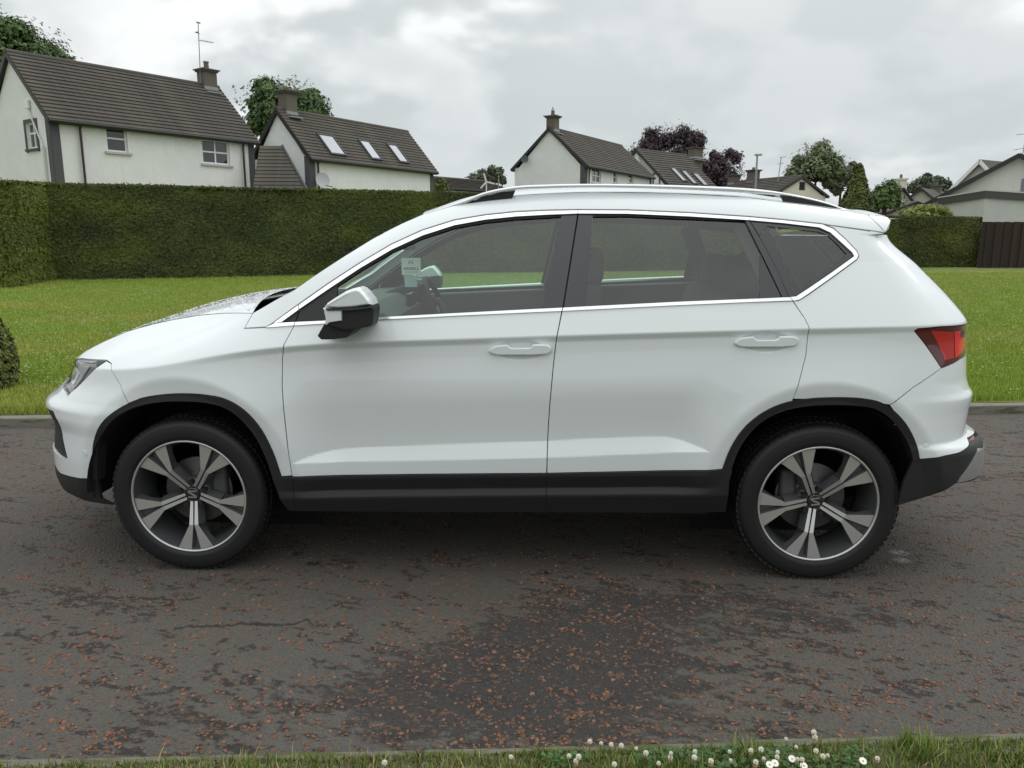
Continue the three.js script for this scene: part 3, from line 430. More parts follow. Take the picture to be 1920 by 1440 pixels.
// ---------------------------------------------------------------- trees
function tree(name, label, px, py, rx, ry, depth, seed, col, o = {}) { // centre of the crown and its half sizes in pixels
  const c = at(px, py, depth), k = depth / F, R = rng(seed), base = lawnY(c.x, -depth), g = thing(name, label, 'tree', [c.x, base, c.z], o.group), RX = rx * k * 1.02, RY = ry * k * 1.02, cy = c.y - base;
  const tr = [new THREE.CylinderGeometry(.10, .22, Math.max(.5, cy - RY * .3), 9).translate(0, Math.max(.5, cy - RY * .3) / 2, 0)];
  const lumps = [], nl = Math.round((o.lumps || 16) * 1.8);
  for (let i = 0; i < nl; i++) { const f = R() * 6.283, e = Math.asin(mix(-.75, 1, R())), q = .35 + .6 * Math.sqrt(R()); lumps.push([Math.cos(f) * Math.cos(e) * RX * q, cy + Math.sin(e) * RY * q, Math.sin(f) * Math.cos(e) * RX * q * .9, (.17 + .2 * R()) * (o.lump || 1)]); }
  for (const l of lumps) tr.push(tube([[0, cy - RY * .6, 0], [l[0] * .4, mix(cy - RY * .5, l[1], .55), l[2] * .4], [l[0], l[1], l[2]]], .05, 6, 5));
  mesh('trunk', merge(tr), BARK, g);
  const N = Math.round((o.n || 7000) * 1.5), spots = [];
  for (let i = 0; i < N; i++) { const l = lumps[Math.floor(R() * nl)], f = R() * 6.283, u = R() * 2 - 1, q = Math.pow(R(), .45), s = Math.sqrt(1 - u * u), nx = Math.cos(f) * s, nz = Math.sin(f) * s; const w = 1 + .35 * (fbm(f * 1.3 + seed, u * 2 + i % 3, 2, seed) - .5) * 2; spots.push([l[0] + nx * RX * l[3] * q * w, l[1] + u * RY * l[3] * q * w, l[2] + nz * RX * l[3] * q * w, nx, u + .4, nz]); }
  for (let i = 0; i < N * .16; i++) { const f = R() * 6.283, u = R() * 1.5 - .5, s = Math.sqrt(Math.max(0, 1 - u * u)), q = (.35 + .65 * Math.pow(R(), .6)) * (.50 + .95 * fbm(f * 2.6 + seed, u * 3.4, 3, seed + 5)); spots.push([Math.cos(f) * s * RX * q, cy + u * RY * q, Math.sin(f) * s * RX * q, Math.cos(f) * s, u + .6, Math.sin(f) * s, .9]); }
  foliage('crown', spots, (c, p, R) => { const b = 1.1 + 1.5 * R(); c.setRGB(col[0] * b, col[1] * b, col[2] * b); }, (o.leaf || .17) * .8, g, R);
  return g;
}
const G1 = [.045, .075, .022], G2 = [.05, .07, .028];
tree('sycamore_tree', 'leafy green tree rising behind the chimney house with the aerial', 14, 108, 98, 70, 47, 101, G1, { n: 9000, leaf: .17 });
tree('broadleaf_tree', 'round dark green tree behind the skylight house chimney', 533, 214, 74, 54, 58, 102, G1, { n: 9000, leaf: .17, lumps: 20 });
tree('copper_beech', 'large dark purple copper beech behind the white houses', 1256, 298, 66, 60, 82, 103, [.034, .020, .026], { n: 7500, leaf: .17, lumps: 26, lump: .8 });
tree('copper_beech', 'smaller dark purple copper beech nearer the street lamp', 1350, 326, 46, 42, 80, 104, [.034, .020, .027], { n: 5000, leaf: .17, lumps: 20, lump: .8 });
tree('birch_tree', 'pale green loose tree behind the cream bungalow', 1531, 316, 46, 40, 85, 105, [.085, .105, .05], { n: 5500, leaf: .2, lumps: 14 });
tree('broadleaf_tree', 'grey green tree behind the pointed conifer', 1578, 335, 36, 34, 90, 106, [.06, .07, .042], { n: 4200, leaf: .22, lumps: 12 });
tree('broadleaf_tree', 'small bright green round tree beside the pointed conifer', 1660, 374, 28, 34, 44, 107, [.05, .075, .018], { n: 4000, leaf: .12, lumps: 10 });
tree('broadleaf_tree', 'dark distant tree behind the grey roofed house', 1735, 350, 30, 20, 95, 108, [.04, .05, .03], { n: 2600, leaf: .26, lumps: 9 });
tree('broadleaf_tree', 'small dark distant tree beside the cream gabled house', 1768, 352, 15, 16, 92, 109, [.04, .05, .03], { n: 1400, leaf: .24, lumps: 6 });
tree('broadleaf_tree', 'small ragged tree above the distant brown roof', 925, 334, 22, 20, 95, 110, [.06, .07, .04], { n: 1600, leaf: .26, lumps: 8 });
tree('broadleaf_tree', 'low ragged tree left of the small ragged tree', 898, 338, 24, 17, 97, 111, [.06, .07, .04], { n: 1500, leaf: .26, lumps: 8 });
tree('garden_shrub', 'low green shrub beside the skylight house wall', 828, 352, 16, 16, 46, 112, [.06, .08, .02], { n: 1500, leaf: .10, lumps: 6 });
tree('garden_shrub', 'low yellow green shrub above the right hedge', 1730, 400, 44, 14, 27, 113, [.11, .13, .03], { n: 2500, leaf: .07, lumps: 8 });
{ // pointed conifer
  const d = 40, top = at(1612, 308, d), y0 = lawnY(top.x, -d), h = top.y - y0, g = thing('conifer_tree', 'pointed green conifer behind the rear of the white car', 'tree', [top.x, y0, top.z]), R = rng(120), spots = [];
  mesh('trunk', new THREE.CylinderGeometry(.03, .14, h * .95, 8).translate(0, h * .47, 0), BARK, g);
  for (let i = 0; i < 9000; i++) { const t = Math.pow(R(), .7), y = h * (1 - t), f = R() * 6.283, r = (.05 + 1.28 * Math.pow(t, .88)) * (.55 + .45 * Math.sqrt(R())) * (1 + .18 * (fbm(f * 2, y * 2.2, 3, 6) - .5) * 2) * (t > .85 ? 1 - (t - .85) : 1); spots.push([Math.cos(f) * r, y, Math.sin(f) * r, Math.cos(f), .9, Math.sin(f)]); }
  foliage('crown', spots, (c, p, R) => { const b = .5 + .9 * R(); c.setRGB(.095 * b, .12 * b, .024 * b); }, .10, g, R);
}
// ---------------------------------------------------------------- lawn grass and daisies
{
  const R = rng(31), blade = new THREE.BufferGeometry(), pos = [];
  for (let k = 0; k < 6; k++) { const f = R() * 6.283, x = (R() - .5) * .05, z = (R() - .5) * .05, h = .6 + .4 * R(), lx = Math.cos(f) * .012, lz = Math.sin(f) * .012, bx = (R() - .5) * .03, bz = (R() - .5) * .03; pos.push(x - lx * .16, 0, z - lz * .16, x + lx * .16, 0, z + lz * .16, x + bx, .04 * h, z + bz); }
  blade.setAttribute('position', new THREE.Float32BufferAttribute(pos, 3)); blade.computeVertexNormals();
  const list = []; for (let k = 0; k < 190000; k++) { const q = Math.pow(R(), 1.5), d = 5.8 + 14 * q, hw = d * .72, x = (R() * 2 - 1) * hw, z = -d; if (z > farKerbZ(x) - .14) continue; list.push([x, z]); }
  const im = new THREE.InstancedMesh(blade, leafMat, list.length), m = new THREE.Matrix4(), c = new THREE.Color(), e = new THREE.Euler(), qq = new THREE.Quaternion();
  list.forEach(([x, z], i) => { e.set((R() - .5) * .5, R() * 6.28, (R() - .5) * .5); qq.setFromEuler(e); const s = .7 + .8 * R(), near = sm(.5, .0, farKerbZ(x) - z - .12); m.compose(new THREE.Vector3(x, lawnY(x, z) - .002, z), qq, new THREE.Vector3(s * 1.4, s * (1 + .5 * near), s * 1.4)); im.setMatrixAt(i, m); const n = fbm(x * .5, z * .8, 3, 77), b = .72 + .4 * R(), dry = sm(.44, .70, n) * .55 + (R() > .93 ? .5 : 0); c.setRGB(mix(.265, .38, dry) * b, mix(.375, .385, dry) * b, mix(.042, .08, dry) * b); im.setColorAt(i, c); });
  im.name = 'lawn_grass'; tag(im, 'short mown green grass of the lawn', 'grass', null, 'stuff'); scene.add(im);
  const dg = new THREE.SphereGeometry(1, 6, 4), dl = []; for (let k = 0; k < 9000; k++) { const d = 6.4 + 12 * Math.pow(R(), 1.1), x = (R() * 2 - 1) * d * .72, z = -d; if (z > farKerbZ(x) - .2) continue; if (fbm(x * .7 + 4, z * 1.1, 4, 88) < .30 + .33 * R()) continue; dl.push([x, z]); }
  const dm = new THREE.InstancedMesh(dg, std(.42, .43, .32, .8), dl.length); dl.forEach(([x, z], i) => { const r = .005 + .005 * R(); m.makeScale(r, r * .6, r); m.setPosition(x, lawnY(x, z) + .035 + .015 * R(), z); dm.setMatrixAt(i, m); });
  dm.name = 'lawn_daisies'; tag(dm, 'small white daisies scattered over the lawn', 'flowers', null, 'stuff'); scene.add(dm);
}

// ---------------------------------------------------------------- the car: body surface
// car axes: x along the car (front is -x), y up, z across (near side +z); origin on the road between the axles
const YAW = 2.02 * Math.PI / 180, CX = -0.023, CZ = -3.97, CY = Math.cos(YAW), SY = Math.sin(YAW);
const carToPx = (a, y, w) => project(CX + a * CY - w * SY, y, CZ + a * SY + w * CY);
function onSide(px, py, w) {                            // pixel -> (a, y) on the plane z = w of the car
  const d = ray(px, py), n = [-SY, 0, CY], t = (w - (-CX * n[0] - CZ * n[2])) / (d[0] * n[0] + d[2] * n[2]);
  const X = d[0] * t - CX, Z = d[2] * t - CZ; return [X * CY + Z * SY, CAMH + d[1] * t];
}
const CHAR = spline([[-2.0, .862], [-1.70, .868], [-1.42, .893], [-1.166, .939], [-.877, .978], [-.289, 1.009], [.30, 1.031], [1.234, 1.061], [2.1, 1.087]]);
const CHROME = curve([[-.95, 1.066], [-.863, 1.118], [-.536, 1.312], [-.308, 1.426], [-.041, 1.491], [.311, 1.519], [.682, 1.514], [1.03, 1.498], [1.312, 1.468], [1.7, 1.425]]);
const YT = curve([[-.857, .493], [-.80, .516], [-.72, .538], [-.653, .550], [-.4, .565], [.142, .590], [.576, .614], [.66, .616], [.72, .608], [.859, .563]]);
const YB = curve([[-.857, .493], [.208, .528], [.859, .563]]);
const AXF = -1.319, AXR = 1.319, HUB = .333;
const HANDLES = [onSide(975, 657, .9), onSide(1438, 642, .9)];
function W0(a, y) {
  const yc = CHAR(a), d = y - yc; let w = .893;
  w -= .016 * sm(-.9, -1.6, a);
  if (d > 0) {
    const f = sm(-.85, -1.3, a);
    w -= (1 - f) * (.42 * d + .12 * d * d) + f * (.30 * d + 4.2 * d * d);
    const g = clamp(d / .25);
    w -= g * (.10 * Math.max(0, -.3 - a) ** 2 + .05 * Math.max(0, a - 1.0) ** 2);
    const e = y - CHROME(a); if (e > 0) w -= 5 * sm(-1.0, -.45, a) * Math.min(e, .12) ** 2;
  } else {
    const t = -d, fade = sm(-1.35, -.80, a) * (1 - .4 * sm(1.3, 1.7, a)), bw = .024;
    w -= .011 * fade * clamp(t / bw);
    w += .017 * sm(bw * .6, .26, t);
    if (a > -.857 && a < .859) {
      const yt = YT(a), yb = YB(a), h = yt - yb, A = clamp(h / .045);
      w -= .020 * A * sm(.85, yt - .02, y);
      if (y < yt) w += .026 * A * clamp((yt - y) / Math.max(h, .006));
    }
    if (y < .56) w -= .05 * (.56 - y) * clamp(1 - Math.abs(a) / 3);
  }
  for (const ax of [AXF, AXR]) {
    const dx = a - ax, dy = y - HUB, r = Math.hypot(dx, dy); if (r > .8) continue;
    const sn = dy / (r + 1e-6), rf = .492 + .024 * sn * sn, e = r - rf;
    const k = sm(-.25, .15, dy);
    w += k * (Math.abs(e) < .014 ? .0188 - 6.43 * e * e : e <= 0 ? .020 + .18 * Math.max(e, -.07) : e < .22 ? .020 * (1 - e / .22) ** 2 : 0);
  }
  for (const [hx, hy] of HANDLES) { const q = ((a - hx) / .105) ** 2 + ((y - hy) / .043) ** 2; if (q < 1) w -= .016 * (1 - q) ** .7 * clamp((1 - q) * 4); }
  return w;
}
// rounded corners in plan: superellipses by arc length
function cornerTable(L, n) {
  const N = 1600, T = []; let s = 0, px = 1, pw = 0;
  for (let k = 0; k <= N; k++) { const f = Math.PI / 2 * k / N, X = Math.pow(Math.max(0, Math.cos(f)), 2 / n), w = Math.pow(Math.sin(f), 2 / n); if (k) s += Math.hypot((X - px) * L, (w - pw) * .9); T.push([s, X, w]); px = X; pw = w; }
  const S = s;
  return { S, L, at(q) { q = clamp(q, 0, S); let lo = 0, hi = N; while (hi - lo > 1) { const m = (lo + hi) >> 1; if (T[m][0] <= q) lo = m; else hi = m; } const t = (q - T[lo][0]) / Math.max(1e-9, T[hi][0] - T[lo][0]); return [mix(T[lo][1], T[hi][1], t), mix(T[lo][2], T[hi][2], t)]; } };
}
const FC = cornerTable(.78, 2.6), RC = cornerTable(.52, 2.9);
const TIPF = curve([[.20, -2.13], [.28, -2.17], [.36, -2.195], [.46, -2.195], [.58, -2.18], [.65, -2.205], [.68, -2.205], [.73, -2.15], [.80, -2.085], [.87, -2.055], [.92, -2.015], [1.0, -1.94], [1.15, -1.8]]);
const TIPR = curve([[.25, 2.0], [.32, 2.09], [.40, 2.165], [.47, 2.175], [.54, 2.17], [.572, 2.15], [.60, 2.085], [.70, 2.09], [.765, 2.10], [.80, 2.08], [.85, 2.065], [.95, 2.058], [1.04, 2.055], [1.085, 2.03], [1.19, 1.935], [1.3, 1.82], [1.4285, 1.69], [1.433, 2.20], [1.6, 2.21]]);
const LR = curve([[.2, .52], [1.0, .52], [1.1, .45], [1.2, .36], [1.44, .24], [1.6, .24]]);
const uF = y => TIPF(y) + FC.L, uR = y => TIPR(y) - LR(y);
const uMin = y => uF(y) - FC.S, uMax = y => uR(y) + RC.S;
function S(u, y, off = 0) {
  const f = uF(y), r = uR(y); let a = u, m = 1;
  if (u < f) { const [X, w] = FC.at(FC.S - (f - u)); a = TIPF(y) + FC.L * (1 - X); m = w; }
  else if (u > r) { const [X, w] = RC.at(RC.S - (u - r)); a = TIPR(y) - LR(y) * (1 - X); m = w; }
  return [a, y, (W0(a, y) + (typeof off === 'function' ? off(a, y) : off)) * m];
}
function Snormal(u, y, off) {
  const e = .0022, p = S(u - e, y, off), q = S(u + e, y, off), r = S(u, y - e, off), t = S(u, y + e, off);
  const ux = q[0] - p[0], uy = q[1] - p[1], uz = q[2] - p[2], vx = t[0] - r[0], vy = t[1] - r[1], vz = t[2] - r[2];
  let x = uy * vz - uz * vy, Y = uz * vx - ux * vz, z = ux * vy - uy * vx; const l = Math.hypot(x, Y, z) || 1; return [x / l, Y / l, z / l];
}
// pixel on the photograph -> (u, y) on the near body side
function inv(px, py) {
  let [a, y] = onSide(px, py, .85), u = a;
  if (a > uR(y)) u = uR(y) + (a - uR(y)) * 1.2; if (a < uF(y)) u = uF(y) + (a - uF(y)) * 1.25;
  const err = (u, y) => { const p = S(u, y), q = carToPx(...p); return [q[0] - px, q[1] - py]; };
  let best = [u, y, 1e9];
  const run = () => { for (let k = 0; k < 40; k++) {
    u = clamp(u, uMin(y), uMax(y)); const e0 = err(u, y), n = Math.hypot(...e0); if (n < best[2]) best = [u, y, n]; if (n < .02) break;
    const h = .002, eu = err(u + h, y), ey = err(u, y + h), A = (eu[0] - e0[0]) / h, B = (ey[0] - e0[0]) / h, C = (eu[1] - e0[1]) / h, D = (ey[1] - e0[1]) / h, det = A * D - B * C; if (Math.abs(det) < 1) break;
    let du = -(D * e0[0] - B * e0[1]) / det, dy = -(A * e0[1] - C * e0[0]) / det; const l = Math.hypot(du, dy), s = l > .05 ? .05 / l : 1; u += du * s; y += dy * s; } };
  run();
  if (best[2] > .5) { const b = best.slice(); const [u0, y0] = b; for (let i = -14; i <= 14; i++) for (let j = -5; j <= 5; j++) { const uu = clamp(u0 + i * .025, uMin(y0), uMax(y0)), yy = y0 + j * .012, n = Math.hypot(...err(uu, yy)); if (n < best[2]) best = [uu, yy, n]; } [u, y] = best; run(); }
  if (best[2] > 4 && SURF.debug) console.log('inv', px, py, best);
  return [best[0], best[1]];
}
const toUY = P => P.map(p => Array.isArray(p) ? inv(p[0], p[1]) : [p.u, p.y]);
function insetPoly(P, d) {
  let A = 0; const n = P.length; for (let i = 0; i < n; i++) { const p = P[i], q = P[(i + 1) % n]; A += p[0] * q[1] - q[0] * p[1]; } const s = A > 0 ? 1 : -1;
  return P.map((p, i) => { const a = P[(i + n - 1) % n], b = P[(i + 1) % n]; let e1 = [p[0] - a[0], p[1] - a[1]], e2 = [b[0] - p[0], b[1] - p[1]]; const l1 = Math.hypot(...e1) || 1e-9, l2 = Math.hypot(...e2) || 1e-9; const n1 = [-e1[1] / l1 * s, e1[0] / l1 * s], n2 = [-e2[1] / l2 * s, e2[0] / l2 * s]; let k = 1 + n1[0] * n2[0] + n1[1] * n2[1]; k = Math.max(k, .35); return [p[0] + d * (n1[0] + n2[0]) / k, p[1] + d * (n1[1] + n2[1]) / k]; });
}
function clipAxis(P, ax, c, keepGreater) {
  const out = [], n = P.length, s = keepGreater ? 1 : -1;
  for (let i = 0; i < n; i++) { const p = P[i], q = P[(i + 1) % n], dp = (p[ax] - c) * s, dq = (q[ax] - c) * s; if (dp >= 0) out.push(p); if ((dp > 0 && dq < 0) || (dp < 0 && dq > 0)) { const t = dp / (dp - dq); out.push([p[0] + (q[0] - p[0]) * t, p[1] + (q[1] - p[1]) * t]); } }
  return out;
}
function densify(P, h) { const out = []; P.forEach((p, i) => { const q = P[(i + 1) % P.length], n = Math.max(1, Math.ceil(Math.hypot(q[0] - p[0], q[1] - p[1]) / h)); for (let k = 0; k < n; k++) out.push([mix(p[0], q[0], k / n), mix(p[1], q[1], k / n)]); }); return out; }
function smoothPoly(P, it = 1) { for (let k = 0; k < it; k++) { const out = []; P.forEach((p, i) => { const q = P[(i + 1) % P.length]; out.push([mix(p[0], q[0], .25), mix(p[1], q[1], .25)], [mix(p[0], q[0], .75), mix(p[1], q[1], .75)]); }); P = out; } return P; }
// a panel of the body: polygon in (u, y) -> fine mesh on the body surface with turned-in edges
function panelGeo(UY, { gap = .0018, off = 0, du = .011, dy = .006, edge = .014, mirror = false } = {}) {
  // rows of the mesh follow the shoulder line so that its crease stays clean
  const P0 = insetPoly(UY, gap), P = densify(P0, .08).map(p => [p[0], p[1] - CHAR(clamp(p[0], -1.6, 2.0))]);
  const pos = [], nor = [];
  const emit = (p) => { const Y = p[1] + CHAR(clamp(p[0], -1.6, 2.0)), q = S(p[0], Y, off), n = Snormal(p[0], Y, off); pos.push(...q); nor.push(...n); };
  const us = P.map(p => p[0]), ys = P.map(p => p[1]), u0 = Math.min(...us), u1 = Math.max(...us);
  const i0 = Math.floor(u0 / du), i1 = Math.ceil(u1 / du);
  for (let i = i0; i < i1; i++) {
    let strip = clipAxis(clipAxis(P, 0, i * du, true), 0, (i + 1) * du, false); if (strip.length < 3) continue;
    const sy = strip.map(p => p[1]), j0 = Math.floor(Math.min(...sy) / dy), j1 = Math.ceil(Math.max(...sy) / dy);
    for (let j = j0; j < j1; j++) {
      const c = clipAxis(clipAxis(strip, 1, j * dy, true), 1, (j + 1) * dy, false); if (c.length < 3) continue;
      const v = c.map(p => new THREE.Vector2(p[0], p[1])); if (Math.abs(THREE.ShapeUtils.area(v)) < 1e-9) continue;
      const ccw = THREE.ShapeUtils.area(v) > 0;
      if (v.length === 3) { for (const k of ccw ? [0, 1, 2] : [0, 2, 1]) emit(c[k]); continue; }
      for (const t of THREE.ShapeUtils.triangulateShape(v, [])) { const ar = (v[t[1]].x - v[t[0]].x) * (v[t[2]].y - v[t[0]].y) - (v[t[2]].x - v[t[0]].x) * (v[t[1]].y - v[t[0]].y); for (const k of ar > 0 ? [0, 1, 2] : [0, 2, 1]) emit(c[t[k]]); }
    }
  }
  if (edge > 0) {
    const D = densify(P0, .02); let A = 0; D.forEach((p, i) => { const q = D[(i + 1) % D.length]; A += p[0] * q[1] - q[0] * p[1]; }); const D2 = A > 0 ? D : D.reverse();
    const V = D2.map(p => { const q = S(p[0], p[1], off), n = Snormal(p[0], p[1], off); return [q, [q[0] - n[0] * edge, q[1] - n[1] * edge, q[2] - n[2] * edge]]; });
    V.forEach((v, i) => { const w = V[(i + 1) % V.length]; const [a, b] = v, [c, d] = w; const ex = [c[0] - a[0], c[1] - a[1], c[2] - a[2]], f = [b[0] - a[0], b[1] - a[1], b[2] - a[2]]; const n = [f[1] * ex[2] - f[2] * ex[1], f[2] * ex[0] - f[0] * ex[2], f[0] * ex[1] - f[1] * ex[0]], l = Math.hypot(...n) || 1; for (const q of [a, b, c, c, b, d]) { pos.push(...q); nor.push(n[0] / l, n[1] / l, n[2] / l); } });
  }
  return mirrorMaybe(rawGeo(pos, nor), mirror);
}
function mirrorMaybe(g, mirror) { if (!mirror) return g; return flipZ(g.clone()); }
function flipZ(g) {
  if (g.index) g = g.toNonIndexed();
  const p = g.attributes.position, n = g.attributes.normal;
  for (let i = 0; i < p.count; i++) { p.setZ(i, -p.getZ(i)); n.setZ(i, -n.getZ(i)); }
  for (let i = 0; i < p.count; i += 3) for (const at of Object.values(g.attributes)) { for (let k = 0; k < at.itemSize; k++) { const a = at.array[(i + 1) * at.itemSize + k]; at.array[(i + 1) * at.itemSize + k] = at.array[(i + 2) * at.itemSize + k]; at.array[(i + 2) * at.itemSize + k] = a; } }
  return g;
}

// ---------------------------------------------------------------- the car: materials
const paint = phys(.73, .77, .785, .42, { clearcoat: 1, clearcoatRoughness: .03, ior: 1.5 });
const blackPlastic = std(.011, .011, .012, .6), glossBlack = phys(.018, .018, .02, .18, { clearcoat: .6, clearcoatRoughness: .1 });
const chrome = std(.86, .87, .89, .16, { metalness: 1 }), silver = std(.55, .57, .58, .34, { metalness: .85 }), satin = std(.36, .37, .39, .42, { metalness: .4 });
const rubber = std(.006, .006, .0065, .58), darkIn = std(.022, .024, .025, .75), shellBlack = std(.006, .006, .007, .9);
const trimGrey = std(.085, .095, .095, .6), seatCloth = std(.045, .047, .05, .85);
const glass = phys(.76, .92, .83, .0, { transmission: 1, thickness: 0, ior: 1.76 }), glassDark = phys(.68, .80, .74, .0, { transmission: 1, thickness: 0, ior: 1.76 });   // one sheet carries the reflection of both faces of the pane
const clearCover = phys(.97, .97, .97, .0, { transmission: 1, thickness: 0, ior: 1.25 });
const car = thing('parked_car', 'white five door compact SUV with black wheel arches parked on the road', 'car', [CX, 0, CZ]);
car.rotation.y = -YAW;

// outlines read off the photograph (pixels)
const gapFD = [[561, 571], [552, 610], [540, 632], [533, 645], [529.5, 671], [529, 721], [532, 768], [538, 824], [547.5, 892]];
const gapDD = [[1084, 394], [1079, 427.5], [1067.5, 503], [1056, 575], [1053, 584], [1044, 632], [1037, 690], [1031, 757], [1028, 800], [1026, 855], [1025, 887]];
const gapRD = [[1406.5, 407], [1424.6, 442], [1454, 497.5], [1480, 556], [1487, 564], [1509, 597], [1517, 613], [1515, 629], [1511, 667], [1500, 710], [1487, 748]];
const chromeOut = [[513, 605.5], [561, 571], [618, 531], [677, 492.5], [735, 458.5], [793, 432], [852, 413.5], [910, 403.6], [968, 397.7], [1027, 395], [1084, 394], [1177, 394.5], [1293, 399.5], [1406.5, 407], [1468, 412.5], [1541, 420.5], [1562, 429], [1585, 449.5], [1605.5, 471], [1609, 479], [1605.5, 486], [1556, 522], [1515, 551], [1499, 561.5], [1487, 564]];
const chromeIn = [[529, 603], [561, 580], [618, 541], [677, 502], [735, 468], [793, 441.5], [852, 422.5], [910, 412], [968, 406], [1027, 402.7], [1083, 400.5], [1177, 401], [1293, 406], [1405, 413], [1468, 418.5], [1535, 426.5], [1556, 436], [1579, 457], [1596.5, 473], [1600.5, 480], [1556, 512], [1515, 540], [1492, 555], [1480, 556.5]];
const beltTop = [[517, 605], [554, 603], [610, 600.5], [703, 594.5], [852, 586.5], [1055, 576], [1264, 565.5], [1425, 559], [1481, 556.5]];
const beltBot = [[499, 613.5], [552, 610], [610, 606.5], [703, 600], [852, 592], [1053.5, 583], [1264, 572.5], [1400, 566.5], [1486, 564]];
const sillTop = [[512, 894.5], [527, 894], [549, 893.5], [781, 889], [1025, 887], [1200, 883.5], [1355, 879.5], [1372, 879.5]];
const archFo = [[173, 898], [173.7, 860], [177.6, 823], [191, 793], [219, 768], [258.6, 748.5], [304.4, 740], [350, 738], [390, 741], [423.6, 748.5], [457, 768], [488, 802], [512, 848], [527.5, 894]];
const archFi = [[184, 901], [184, 860], [190, 823], [205, 796], [231, 774], [268, 759], [310.5, 753], [353, 752.4], [390, 755.5], [420.5, 763.7], [448, 782], [478.6, 817], [500, 860], [513, 899]];
const archRo = [[1354.5, 879.5], [1370, 840], [1393, 805], [1422.5, 778.7], [1463, 758], [1510, 748], [1562.5, 745], [1615, 746.7], [1650, 754], [1676, 770], [1699.6, 796], [1717, 831], [1724, 861]];
const archRi = [[1370, 882], [1384.6, 843], [1408, 809], [1437, 784.6], [1475, 768.5], [1516, 761], [1562.5, 759], [1609, 760.7], [1641, 767], [1664.6, 781.7], [1688, 808], [1704, 837], [1711, 865]];
const spl = (P, n) => new THREE.CatmullRomCurve3(P.map(p => new THREE.Vector3(p[0], p[1], 0)), false, 'centripetal').getPoints(n).map(v => [v.x, v.y]);
const hoodEdge = [[474, 587], [446, 586.5], [419, 587], [372, 591], [326, 599], [285, 608], [240, 621], [200, 638], [165, 656], [143, 671]];
const aPillarTop = [[552, 543.5], [584, 521], [607, 505.5], [640, 484], [700, 447], [750, 421], [793, 402]];
const roofEdge = [[793, 402], [830, 391.5], [866, 381], [905, 373], [962, 367], [1030, 362.5], [1115, 360], [1259, 362], [1403, 370], [1470, 379.5], [1530, 387], [1590, 396], [1627, 403], [1650, 404], [1664, 407]];
const lampR = [[1714.5, 620], [1721, 616.5], [1765, 612.5], [1811, 610], [1812, 640], [1806, 662], [1795, 674.5], [1764.5, 689.5]];
for (const L of [archFo, archFi, archRo, archRi]) { const q = spl(L, 48); L.length = 0; L.push(...q); }
const rev = a => a.slice().reverse(), cut = (a, lo, hi) => a.filter(p => p[0] >= lo && p[0] <= hi);
const uT = y => uR(y) + RC.S * .50;                     // edge of the tailgate
const MIR = [false, true];
const HALF = (name, uy, mat, opt = {}) => mesh(name, merge(MIR.map(mirror => panelGeo(uy, { ...opt, mirror }))), mat, car);

// inner shell behind the shut lines, floor, wheel housings
const shellPoly = toUY([[176, 676], ...rev(cut(hoodEdge, 200, 474)), [499, 611], ...beltBot.slice(1), [1556, 524], [1612, 480], [1640, 470], [1700, 520], [1730, 600], [1740, 690], [1700, 740], ...rev(cut(archRo, 1355, 1700)), [1200, 883.5], [549, 893.5], ...rev(cut(archFo, 219, 530)), [200, 720]]);
HALF('body_shell', shellPoly, shellBlack, { gap: .004, off: -.017, du: .05, dy: .03, edge: 0 });
{
  const list = [box(3.3, .05, 1.40, 0, .275, 0), box(1.75, .04, 1.7, 0, .29, 0), box(.05, .70, 1.40, -1.0, .65, 0), box(1.0, .10, 1.0, -1.5, .32, 0), box(.05, .40, 1.1, 1.75, .84, 0), box(.65, .05, 1.1, 1.48, .62, 0)];
  mesh('floor_pan', merge(list), shellBlack, car);
  for (const s of [1, -1]) for (const ax of [AXF, AXR]) {
    const g = new THREE.CylinderGeometry(.432, .432, .44, 40, 1, true, ax > 0 ? .16 : 0, ax > 0 ? Math.PI - .32 : Math.PI); g.rotateX(Math.PI / 2); g.rotateZ(Math.PI / 2);
    g.translate(ax, HUB + .01, s * .675); const h = new THREE.CircleGeometry(.432, 40, 0, Math.PI); h.translate(ax, HUB + .01, s * .46);
    mesh('wheel_housing', merge([g, h, box(.864, .3, .01, ax, HUB - .13, s * .45), box(.01, ax < 0 ? .14 : .10, .40, ax - .431, ax < 0 ? .385 : HUB + .07, s * .66), box(.01, .10, .34, ax + .428, .38, s * .63), box(.01, .06, .36, ax + .424, .438, s * .64)]), shellBlack, car);
  }
}
const DOORS = [];
